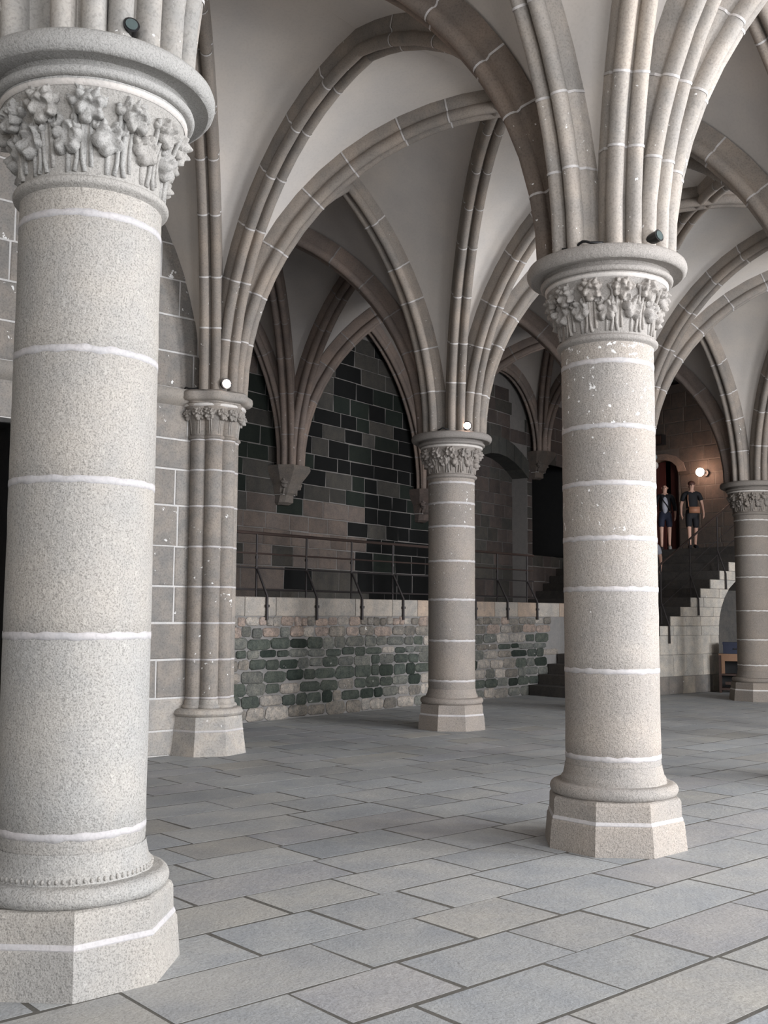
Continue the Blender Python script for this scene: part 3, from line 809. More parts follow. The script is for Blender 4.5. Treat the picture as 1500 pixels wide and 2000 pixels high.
# ------------------------------------------------------------------ clustered pier at the end of the left wall
def pier():
    rg = random.Random(17)
    c = W
    t = thing('clustered_pier', (c.x, c.y, 0), 'clustered pier of slender engaged shafts against the ashlar wall', 'pier')
    front = math.atan2(-c.y, -c.x) + R(8)          # towards the hall
    col = (.285, .262, .24)
    rot = front
    def oct_(r, z): return octa(c, r, z, rot)
    mk('plinth', *loft([oct_(.45, 0), oct_(.445, .02), oct_(.415, .25), oct_(.41, .27)]), ASH, t, color=shade(rg, (.44, .42, .395), .04, .7))
    mk('plinth_joint', *loft([oct_(.412, .262), oct_(.416, .268), oct_(.412, .285), oct_(.405, .29)]), MORT, t, color=MW)
    mk('plinth_upper', *loft([oct_(.41, .28), oct_(.40, .41), oct_(.395, .43)]), ASH, t, color=shade(rg, (.42, .40, .375), .04, .8))
    v_, f_ = lathe([(.38, .425), (.42, .44), (.436, .465), (.42, .50), (.40, .515), (.38, .52), (.1, .52)], c, 48)
    mk('base_moulding', v_, f_, ASH, t, smooth=True, angle=45, color=shade(rg, (.42, .40, .375), .04))
    v_, f_ = lathe([(.20, .5), (.20, 3.65), (.1, 3.6)], c, 32)
    mk('core', v_, f_, ASH, t, smooth=True, angle=40, color=(.30, .275, .25, 1))
    zz = [.53, .64, 1.07, 1.485, 1.90, 2.36, 2.83, 3.25, 3.60]
    for a_ in (-90, -45, 0, 45, 90):
        a = front + R(a_)
        sc = (c.x + .222 * math.cos(a), c.y + .222 * math.sin(a))
        v_, f_ = lathe([(.10, .51), (.135, .52), (.145, .54), (.13, .56), (.115, .565), (.112, .60), (.105, .62)], sc, 20)
        mk('shaft_foot', v_, f_, ASH, t, smooth=True, color=shade(rg, (.40, .38, .355), .05))
        for i, (z0, z1) in enumerate(zip(zz, zz[1:])):
            v_, f_ = lathe([(.100, z0), (.104, z0 + .006), (.104, z1 - .006), (.100, z1)], sc, 24)
            mk('shaft_drum', v_, f_, ASH, t, smooth=True, angle=40, color=shade(rg, col, .08, .66 if rg.random() < .6 else .8))
            if i:
                v_, f_ = lathe([(.098, z0 - .012), (.1055, z0 - .010), (.1055, z0 + .010), (.098, z0 + .012)], sc, 24)
                mk('mortar_joint', v_, f_, MORT, t, smooth=True, color=MW)
        v_, f_ = lathe([(.104, 3.585), (.106, 3.60), (.106, 3.615), (.122, 3.62), (.130, 3.635), (.122, 3.653), (.106, 3.66), (.106, 3.72), (.115, 3.80), (.14, 3.90), (.17, 3.97), (.18, 4.0)], sc, 24)
        cp = mk('shaft_capital', v_, f_, ASH, t, smooth=True, angle=50, color=shade(rg, col, .05))
        v_, f_ = lathe([(.104, 3.597), (.109, 3.60), (.109, 3.612), (.104, 3.615)], sc, 24)
        mk('lime_fillet', v_, f_, MORT, cp, smooth=True, color=MW)
        for da in (-.55, .55):
            aa = a + da
            put(rg.choice(LEAVES['high']), 'leaf', cp, (sc[0] + .10 * math.cos(aa), sc[1] + .10 * math.sin(aa), 3.70), aa, shade(rg, (.30, .275, .25), .04), .84)
    # abacus with a rounded polygonal outline
    rings = []
    for (r, z) in ((.36, 3.985), (.385, 3.99), (.395, 4.02), (.37, 4.035), (.38, 4.05), (.44, 4.055), (.462, 4.075), (.468, 4.11), (.462, 4.15), (.43, 4.172), (.1, 4.175)):
        ring = []
        for k in range(48):
            a = 2 * math.pi * k / 48
            rr = r * (1 + .05 * math.cos(8 * (a - rot)))
            ring.append((c.x + rr * math.cos(a), c.y + rr * math.sin(a), z))
        rings.append(ring)
    mk('abacus', *loft(rings, True, True), RIBM, t, smooth=True, angle=40, color=(.34, .315, .29, 1))
    v_, f_ = lathe([(.35, 3.985), (.402, 3.992), (.402, 4.018), (.37, 4.03)], c, 40)
    mk('lime_fillet', v_, f_, MORT, t, smooth=True, color=(.66, .63, .6, 1))
pier()

# ------------------------------------------------------------------ corbels of the back wall
def corbel(n, label, col, seed, mat=ASH):
    rg = random.Random(seed); c = NODE[n]; dz = ZSN[n] - ZS
    t = thing('corbel', (c.x, c.y, 3.5 + dz), label, 'corbel', 'carved corbels of the aisle wall')
    fr = Frame(c - BWN * .2, BWD, BWN)
    rings = []
    for (hw, dp, z) in ((.13, .12, 3.50), (.16, .2, 3.54), (.15, .22, 3.66), (.19, .27, 3.70), (.22, .33, 3.85), (.30, .42, 3.98), (.345, .47, 4.06), (.36, .49, 4.10), (.35, .48, 4.17)):
        pts = [(-hw, 0), (-hw, dp * .55), (-hw * .62, dp), (hw * .62, dp), (hw, dp * .55), (hw, 0)]
        rings.append([fr(a + .012 * noise.noise(Vector((a * 9, z * 8, seed))), z + dz, o + .02 * noise.noise(Vector((a * 7 + 3, z * 9, seed)))) for a, o in pts])
    v_, f_ = loft(rings)
    mk('bracket', v_, f_, mat, t, color=shade(rg, col, .05))
    for k in range(3):
        a = -.17 + .17 * k
        p = fr(a, 3.72 + dz, .22)
        put(rg.choice(LEAVES['low']), 'leaf', t, p, math.atan2(BWN.y, BWN.x) + (k - 1) * -.3, shade(rg, col, .08), 1.15)
    vs = []
    pl = [(-.17, -.0), (-.17, .2), (.17, .2), (.17, -.0)]
    mk('lime_fillet', *loft([[fr(a, z + dz, o) for a, o in pl] for z in (3.665, 3.69)]), MORT, t, color=(.4, .38, .36, 1))
corbel('K1', 'carved stone corbel on the mossy back wall over the railing', (.20, .175, .155), 31)
corbel('K2', 'shadowed stone corbel on the back wall half covered by the middle column', (.12, .095, .085), 32)
corbel('K3', 'dark stone corbel beyond the black doorway behind the flaked column', (.10, .085, .075), 33)

# ------------------------------------------------------------------ staircase and its side wall
SD = V2(math.cos(R(39.2)), math.sin(R(39.2))); SN = V2(SD.y, -SD.x)      # rising direction and outward normal
S7 = V2(5.62, 21.756)              # top of the seventh riser on the outer face
TREAD, RISE = .358, .198
ST0 = S7 - SD * (6 * TREAD + .02)   # foot of the first riser on the outer face
STF = Frame(ST0, SD, SN)
stairs = thing('staircase', (ST0.x, ST0.y, 0), 'broad stone staircase climbing from the hall floor to the doorway landing', 'staircase')
rg = random.Random(41)
NST = 16
def to_terrace(s):
    """depth from the outer face back to the terrace wall face at run s"""
    p = ST0 + SD * s
    den = SN.dot(RWN)
    # p - SN*w on line: (p - SN*w - RW0).RWN = 0
    return (p - RW0).dot(RWN) / den
def to_back(s):
    p = ST0 + SD * s
    return (p - BW0).dot(BWN) / SN.dot(BWN)
for k in range(NST):
    s0 = k * TREAD; s1 = s0 + TREAD + .02; z1 = (k + 1) * RISE; z0 = z1 - RISE - .02 if k else 0
    if k == NST - 1: s1 = s0 + 2.5
    wfun = to_terrace if z1 < 1.9 else (lambda s: to_back(s) - .03)
    w0, w1 = wfun(s0), wfun(s1)
    if z1 < 1.9: w0, w1 = w0 - .04, w1 - .04
    o1 = -.30
    vs = []
    for z in (z0, z1 - .012):
        vs += [STF(s0 - .008, z, -.012), STF(s1, z, -.012), STF(s1, z, -w1), STF(s0 - .008, z, -w0)]
    vs += [STF(s0, z1 + .002, -.012), STF(s1, z1 + .002, -.012), STF(s1, z1 + .002, -w1), STF(s0, z1 + .002, -w0)]
    fs = [(3, 2, 1, 0)]
    for r in (0, 4):
        for i in range(4): fs.append((r + i, r + (i + 1) % 4, r + 4 + (i + 1) % 4, r + 4 + i))
    fs.append((8, 9, 10, 11))
    mk('step', vs, fs, ASH, stairs, color=shade(rg, (.07, .064, .06), .1))
# side wall: stepped, with an arched opening to the right of JAMB
JAMB = (V2(7.211, 23.028) - ST0).dot(SD)
END = NST * TREAD + 2.5
def stair_top(s): return min(NST, max(1, int(s / TREAD + 1e-6) + 1)) * RISE
AR_Z, AR_R = 1.25, 1.25     # springing and radius of the opening
def block(s0, s1, z0, z1, col, al=.85, th=.30):
    v_, f_ = ashlar(STF, s0, s1, z0, z1, rg, joint=.004, proud=.006, cham=.006, jit=.002)
    # give the block its full depth
    v2 = list(v_)
    for i, (a, z) in enumerate(((s0, z0), (s1, z0), (s1, z1), (s0, z1))): v2[i] = STF(a + (.004 if i in (0, 3) else -.004), z, -th)
    f2 = f_ + [(3, 2, 1, 0)]
    mk('stone_block', v2, f2, ASH, sidewall, color=shade(rg, col, .07, al))
SC = (.48, .45, .405)
core = MB()
sidewall = thing('stair_side_wall', (0, 0, 0))
sidewall.parent = stairs; sidewall.location = -Vector((ST0.x, ST0.y, 0)); ORG[sidewall] = Vector((0, 0, 0))
# courses under the stepped line
zc = [0, .36, .80, 1.19]
for z0, z1 in zip(zc, zc[1:]):
    k0 = max(0, math.ceil(z1 / RISE - 1e-6) - 1)
    # below each course the stepped foot: block reaches left to the step whose top is at least z1
    s = k0 * TREAD
    while s < JAMB - .02:
        L = rg.uniform(.42, .62)
        if JAMB - (s + L) < .25: L = JAMB - s
        c_ = SC if z0 > .3 else ((.33, .30, .26) if rg.random() < .7 else (.22, .205, .19))
        block(s, s + L, z0, z1, c_)
        s += L
for k in range(0, 6):       # low end stones under the first steps
    z1 = (k + 1) * RISE
    zb = max([q for q in zc if q <= z1 - 1e-6] or [0])
    lim = [c for c in zc if c > z1 - RISE * .5]
    block(k * TREAD, (k + 1) * TREAD, 0 if k < 2 else max(0, zb), z1, SC)
for k in range(6, NST):     # one course per riser above 1.19 m, cut by the arch
    z0 = k * RISE; z1 = z0 + RISE
    s = k * TREAD if k < NST - 1 else k * TREAD
    # right end of the course: the arch curve
    def arch_s(z):
        if z < AR_Z: return JAMB
        dz = z - AR_Z
        return JAMB + AR_R - math.sqrt(max(0, AR_R ** 2 - dz ** 2)) if dz < AR_R else END
    e0, e1 = arch_s(z0), arch_s(z1)
    cuts = [s]
    while cuts[-1] < min(e0, e1) - .75: cuts.append(cuts[-1] + rg.uniform(.36, .7))
    for a, b in zip(cuts, cuts[1:]): block(a, b, z0, z1, SC)
    a = cuts[-1]
    e0 = max(e0, a + .05); e1 = max(e1, a + .05)
    vs = [STF(a + .004, z0 + .004, .006), STF(e0, z0 + .004, .006), STF(e1, z1 - .004, .006), STF(a + .004, z1 - .004, .006)]
    vs += [STF(a + .004, z0 + .004, -.3), STF(e0, z0 + .004, -.3), STF(e1, z1 - .004, -.3), STF(a + .004, z1 - .004, -.3)]
    mk('stone_block', vs, [(0, 1, 2, 3), (7, 6, 5, 4), (0, 4, 5, 1), (1, 5, 6, 2), (2, 6, 7, 3), (3, 7, 4, 0)], ASH, sidewall, color=shade(rg, SC, .06, .9))
# mortar body behind the blocks, under the steps
vs = [STF(s, z, o) for o in (-.02, -.29) for (s, z) in ((0.02, 0), (JAMB - .02, 0), (JAMB - .02, 1.37), (6 * TREAD, 1.37), (6 * TREAD, 1.18), (5 * TREAD, .98), (4 * TREAD, .78), (3 * TREAD, .58), (2 * TREAD, .38), (TREAD, .18))]
n_ = 10
mk('mortar_core', vs, [tuple(range(n_)), tuple(range(n_, 2 * n_))[::-1]] + [(i, i + n_, (i + 1) % n_ + n_, (i + 1) % n_) for i in range(n_)], MORT, sidewall, color=(.40, .385, .36, 1))
# back of the arched recess under the stair
rec = MB()
mkv = [STF(s, z, -1.3) for (s, z) in ((JAMB - .3, 0), (END, 0), (END, 2.2), (JAMB - .3, 2.2))] + [STF(s, z, -1.5) for (s, z) in ((JAMB - .3, 0), (END, 0), (END, 2.2), (JAMB - .3, 2.2))]
mk('recess_wall', mkv, [(0, 1, 2, 3), (7, 6, 5, 4), (0, 4, 5, 1), (1, 5, 6, 2), (2, 6, 7, 3), (3, 7, 4, 0)], ASH, stairs, color=(.12, .115, .11, 1))

# ------------------------------------------------------------------ end wall with the doorway
EW0 = V2(7.75, 29.6)
EWF = Frame(EW0, V2(VH.x, VH.y) * -1, -UH)      # runs towards the viewer's right, faces down the stairs
DZ = NST * RISE
wall_end = wallpieces('wall_end', EWF, [(-3, -.55, 0, 8), (.55, 12, 0, 8), (-.55, .55, 5.95, 8), (-.55, .55, 0, DZ)], .5, MORT, (.11, .10, .09, 1)); tag(wall_end, kind='structure')
rg = random.Random(51)
z = DZ
while z < 7.4:
    h = rg.uniform(.34, .44); s = -1.6 + rg.uniform(0, .3)
    while s < 4.5:
        L = rg.uniform(.45, .8)
        if not (s + L > -.56 and s < .56 and z < 5.95):
            v_, f_ = ashlar(EWF, s, s + L, z, z + h, rg)
            mk('stone_block', v_, f_, ASH, wall_end, color=shade(rg, (.095, .08, .07), .14))
        elif s < -.56 - .1:
            v_, f_ = ashlar(EWF, s, -.56, z, z + h, rg); mk('stone_block', v_, f_, ASH, wall_end, color=shade(rg, (.095, .08, .07), .14))
        elif s + L > .56 + .1 and s < .56:
            v_, f_ = ashlar(EWF, .56, s + L, z, z + h, rg); mk('stone_block', v_, f_, ASH, wall_end, color=shade(rg, (.095, .08, .07), .14))
        s += L
    z += h
door = thing('door_1', EWF(0, DZ, -.2), kind='structure')
def arch_pts(hw, z0, z1, n=10):
    pts = [(-hw, z0), (hw, z0)]
    zs_ = z1 - hw * .55
    for k in range(n + 1):
        a = math.pi * k / n
        pts.append((hw * math.cos(a), zs_ + hw * .55 * math.sin(a)))
    return pts
for i in range(6):
    s0 = -.54 + i * .18
    tops = []
    for s in (s0 + .004, s0 + .176):
        tops.append(5.55 + .35 * math.sqrt(max(0, 1 - (s / .55) ** 2)))
    vs = [EWF(s, z, o) for o in (-.18, -.24) for (s, z) in ((s0 + .004, DZ), (s0 + .176, DZ), (s0 + .176, tops[1]), (s0 + .004, tops[0]))]
    if i in (3,):
        continue      # the leaf stands ajar: one board width shows the dark beyond
    mk('door_board', vs, [(0, 1, 2, 3), (7, 6, 5, 4), (0, 4, 5, 1), (1, 5, 6, 2), (2, 6, 7, 3), (3, 7, 4, 0)], REDD, door)
pts = arch_pts(.56, DZ, 5.95)
rg = random.Random(52)
for k in range(7):
    a0, a1 = math.pi * k / 7, math.pi * (k + 1) / 7
    q = []
    for (a, r) in ((a0, 1.0), (a1, 1.0), (a1, 1.45), (a0, 1.45)): q.append((.56 * r * math.cos(a), 5.55 + .38 * r * math.sin(a)))
    vs = [EWF(s, z, o) for o in (.03, -.3) for (s, z) in q]
    mk('arch_stone', vs, [(0, 1, 2, 3), (7, 6, 5, 4), (0, 4, 5, 1), (1, 5, 6, 2), (2, 6, 7, 3), (3, 7, 4, 0)], ASH, door, color=shade(rg, (.23, .18, .15), .1))
mk('dark_beyond', [EWF(s, z, -.45) for s, z in ((-.56, DZ), (.56, DZ), (.56, 6.0), (-.56, 6.0))], [(0, 1, 2, 3)], BLACK, door)

# ------------------------------------------------------------------ walls outside the picture that close the hall
FRF = Frame(PF, UH, VH)
rects = []
edges = [-14]
for s in WIN: edges += [s - WIN_W / 2, s + WIN_W / 2]
edges += [22]
for a, b in zip(edges[0::2], edges[1::2]): rects.append((a, b, 0, 8.2))
for s in WIN: rects += [(s - WIN_W / 2, s + WIN_W / 2, 0, WIN_Z0), (s - WIN_W / 2, s + WIN_W / 2, WIN_Z1, 8.2)]
wf = wallpieces('wall_front', FRF, rects, .6, ASH, (.42, .40, .37, 1)); tag(wf, kind='structure')
LS = Frame(NODE['Am'] - U * .9, VH, UH)
wside = wallpieces('wall_side', LS, [(-22, 14, 0, 8.2)], .5, ASH, (.42, .40, .37, 1)); tag(wside, kind='structure')
RS = Frame(NODE['C4'] + U * .9, VH, -UH)
wright = wallpieces('wall_right', RS, [(-22, 14, 0, 8.2)], .5, ASH, (.42, .40, .37, 1)); tag(wright, kind='structure')

# ------------------------------------------------------------------ railings
def terrace_rail():
    t = thing('terrace_railing', TWF(0, 1.84, -.2), 'dark iron railing with slanted stays along the top of the rubble wall', 'railing')
    feet = V2(-1.786, 16.138)
    s0 = (feet - RW0).dot(RWD)
    ss = [s0 - 1.078 * 2, s0 - 1.078] + [s0 + 1.078 * i for i in range(8)]
    sa, sb = ss[0] - .3, ss[-1] + .25
    for z, r, m in ((2.82, .024, RUST), (2.51, .014, RUST), (2.29, .012, IRON), (1.96, .016, IRON)):
        MB().tube([TWF(sa, z, -.2), TWF(sb, z, -.2)], r, 8).out('rail', m, t, smooth=True, angle=40)
    for s in ss:
        mb = MB(); sp = s
        mb.tube([TWF(sp, 2.82, -.2), TWF(sp, 1.845, -.2)], .016, 8)
        mb.tube([TWF(sp, 2.47, -.2), TWF(sp, 2.43, -.2)], .026, 8)
        mb.tube([TWF(sp, 2.31, -.2), TWF(sp, 2.27, -.2)], .026, 8)
        post = mb.out('post', IRON, t, smooth=True, angle=40)
        mb = MB()
        mb.tube([TWF(sp, 2.30, -.195), TWF(sp, 1.86, .045), TWF(sp, 1.50, .05)], [.017, .02, .022], 8)
        mb.tube([TWF(sp, 1.73, .05), TWF(sp, 1.69, .05)], .036, 8)
        mb.out('stay', IRON, post, smooth=True, angle=40)
terrace_rail()
def stair_rail():
    t = thing('stair_railing', STF(6 * TREAD, 1.39, .0), 'sloping iron handrail with bent posts on the stepped edge of the staircase', 'railing')
    def nz(s): return (s / TREAD + 1) * RISE
    sa, sb = .1, NST * TREAD - .1
    for dz, r, m in ((1.12, .022, RUST), (.58, .010, IRON), (.26, .010, IRON)):
        MB().tube([STF(sa, nz(sa) + dz, -.15), STF(sb, nz(sb) + dz, -.15)], r, 8).out('rail', m, t, smooth=True, angle=40)
    for s in [.35 + 1.03 * k for k in range(6)]:
        mb = MB()
        mb.tube([STF(s, nz(s) + 1.12, -.15), STF(s, nz(s) - .1, -.15)], .015, 8)
        post = mb.out('post', IRON, t, smooth=True, angle=40)
        MB().tube([STF(s, nz(s) + .34, -.145), STF(s, nz(s) - .16, .04), STF(s, nz(s) - .5, .045)], [.014, .018, .02], 8).out('stay', IRON, post, smooth=True, angle=40)
stair_rail()

# ------------------------------------------------------------------ spotlights, cables, wall lamp, wall box
def spot(pos, aim, label, lit=False, r=.045, L=.13, energy=0, size=R(80)):
    pos = Vector(pos); d = (Vector(aim) - pos).normalized()
    t = thing('spotlight', pos - Vector((0, 0, r + .02)), label, 'spotlight', 'small spotlights on the capitals')
    mb = MB()
    mb.tube([pos - d * L * .55, pos - d * L * .5, pos + d * L * .44, pos + d * L * .5], [r * .7, r, r, r * 1.12], 16)
    mb.tube([pos + d * L * .5, pos + d * L * .46], [r * 1.12, r * .8], 16, cap=False)
    mb.out('housing', BLACK, t, smooth=True, angle=40)
    f = pos + d * (L * .505)
    MB().tube([f, f + d * .004], r * .82, 16).out('lens', LAMPON if lit else LENS, t)
    MB().tube([pos - Vector((0, 0, r + .022)), pos - Vector((0, 0, r * .6))], r * .5, 8).out('foot', BLACK, t)
    if energy:
        ld = bpy.data.lights.new('spot_beam', 'SPOT'); ld.energy = energy; ld.color = (1, .55, .36); ld.spot_size = size; ld.spot_blend = .6; ld.shadow_soft_size = .04
        lo = bpy.data.objects.new('spot_beam', ld); COL.objects.link(lo); lo.location = f + d * .03
        lo.rotation_euler = d.to_track_quat('-Z', 'Y').to_euler()
def on_abacus(c, ang, r, z=4.17): return Vector((c.x + r * math.cos(ang), c.y + r * math.sin(ang), z))
def toward(c): return math.atan2(-c.y, -c.x)
spot(on_abacus(A, toward(A) + R(17), .47, 4.235), (.6, 1.0, 4.9), 'unlit black spotlight sitting on the big near capital', r=.034, L=.10)
spot(on_abacus(C, toward(C) + R(40), .48, 4.225), (4.3, 4.0, 4.9), 'unlit black spotlight on the capital of the white-flaked column', r=.040, L=.16)
spot(on_abacus(W, toward(W) + R(20), .40, 4.24), (C.x - .6, C.y, 4.3), 'glowing spotlight on the capital of the clustered wall pier', True, r=.06, energy=60)
spot(on_abacus(B, toward(B) + R(28), .46, 4.24), (1.2, 6.0, 4.6), 'glowing spotlight on the capital of the middle column', True, r=.06, energy=40)
spot(on_abacus(E, toward(E) + R(80), .49, 4.24), (7, 10, 4.6), 'tiny spotlight peeping out beside the white-flaked shaft', False, r=.05)
def cable(c, a0, a1, r, label, z=4.178, seed=1):
    rg = random.Random(seed)
    pts = []
    for i in range(12):
        t = i / 11; a = a0 + (a1 - a0) * t
        pts.append((c.x + (r + .02 * math.sin(t * 7 + seed)) * math.cos(a), c.y + (r + .02 * math.sin(t * 7 + seed)) * math.sin(a), z + .012 + .02 * max(0, math.sin(t * 9 + seed))))
    o = MB().tube(pts, .010, 6).out('power_cable', BLACK, smooth=True)
    tag(o, label, 'cable', 'cables lying on the capitals')
cable(A, toward(A) - R(22), toward(A) + R(2), .44, 'black cable coil on top of the big near capital', seed=2)
cable(C, toward(C) - R(38), toward(C) - R(2), .49, 'black cable along the abacus of the white-flaked column', seed=3)
cable(W, toward(W) - R(62), toward(W) - R(25), .41, 'black cable beside the lit spotlight on the clustered pier', seed=4)
cable(B, toward(B) - R(24), toward(B) + R(6), .49, 'black cable on the abacus of the middle column', seed=5)
# bare lamp on the end wall
lp = Vector(EWF(1.45, 5.42, .35))
t = thing('wall_lamp', EWF(1.45, 5.42, .03), 'dazzling warm lamp on the wall above the stair landing', 'lamp')
MB().tube([EWF(1.45, 5.42, .02), EWF(1.45, 5.42, .10)], .09, 14).out('wall_plate', BLACK, t)
MB().tube([EWF(1.45, 5.42, .05), EWF(1.45, 5.42, .33)], .02, 8).out('arm', BLACK, t)
MB().ball(tuple(lp), .11, 14, 10).out('bulb', LAMPON, t, smooth=True)
ld = bpy.data.lights.new('lamp_glow', 'POINT'); ld.energy = 5.5; ld.color = (1, .55, .34); ld.shadow_soft_size = .12
lo = bpy.data.objects.new('lamp_glow', ld); COL.objects.link(lo); lo.location = lp + Vector((-UH.x, -UH.y, 0)) * .25
# dark box above the doorway
t = thing('speaker_box', EWF(-.1, 6.45, .0), 'small black box fixed to the wall above the doorway', 'speaker')
mb = MB()
vs = [EWF(s, z, o) for o in (.01, .2) for (s, z) in ((-.28, 6.34), (.18, 6.34), (.18, 6.62), (-.28, 6.62))]
mk('casing', vs, [(3, 2, 1, 0), (4, 5, 6, 7), (0, 1, 5, 4), (1, 2, 6, 5), (2, 3, 7, 6), (3, 0, 4, 7)], BLACK, t)
vs = [EWF(s, z, o) for o in (.2, .215) for (s, z) in ((-.25, 6.37), (.15, 6.37), (.15, 6.59), (-.25, 6.59))]
mk('grille', vs, [(4, 5, 6, 7), (0, 1, 5, 4), (1, 2, 6, 5), (2, 3, 7, 6), (3, 0, 4, 7)], DARKW, t)

# ------------------------------------------------------------------ furniture under the stair arch
def shelf():
    s0, s1 = 0.0, .70
    SHF = Frame(V2(7.17, 22.94), V2(.945, -.327), V2(-.327, -.945))
    t = thing('wooden_shelf', SHF((s0 + s1) / 2, 0, .2), 'low wooden shelf unit with a dark inside beside the stair arch', 'shelf')
    def bx(name, a, b, z0, z1, o0, o1, m):
        vs = [SHF(s, z, o) for o in (o1, o0) for (s, z) in ((a, z0), (b, z0), (b, z1), (a, z1))]
        mk(name, vs, [(0, 1, 2, 3), (7, 6, 5, 4), (0, 4, 5, 1), (1, 5, 6, 2), (2, 6, 7, 3), (3, 7, 4, 0)], m, t)
    bx('side_panel', s0, s0 + .05, .0, .78, .03, .45, DARKW); bx('side_panel', s1 - .05, s1, 0, .78, .03, .45, DARKW)
    bx('top_board', s0, s1, .78, .81, .03, .46, WOOD); bx('front_rail', s0 + .05, s1, .66, .78, .43, .46, WOOD)
    bx('front_post', s0 + .05, s0 + .12, .40, .66, .43, .46, WOOD)
    bx('middle_board', s0 + .05, s1 - .05, .36, .39, .04, .45, DARKW); bx('bottom_board', s0 + .05, s1 - .05, .06, .10, .04, .45, DARKW)
    bx('back_panel', s0 + .05, s1 - .05, .05, .78, .03, .05, BLACK)
    bx('lower_rail', s0 + .12, s1 - .05, .17, .23, .41, .44, DARKW)
    c = thing('equipment_case', SHF(s0 + .36, .81, .25), 'dark blue case lying on the wooden shelf under the stair', 'case')
    def cb(name, a, b, z0, z1, o0, o1, m):
        vs = [SHF(s, z, o) for o in (o1, o0) for (s, z) in ((a, z0), (b, z0), (b, z1), (a, z1))]
        mk(name, vs, [(0, 1, 2, 3), (7, 6, 5, 4), (0, 4, 5, 1), (1, 5, 6, 2), (2, 6, 7, 3), (3, 7, 4, 0)], m, c)
    cb('body', s0 + .09, s1 - .02, .812, 1.0, .08, .42, CLN); cb('lid', s0 + .08, s1 - .01, 1.0, 1.05, .07, .43, CLN)
    cb('handle', s0 + .30, s0 + .42, .90, .925, .42, .44, BLACK)
shelf()

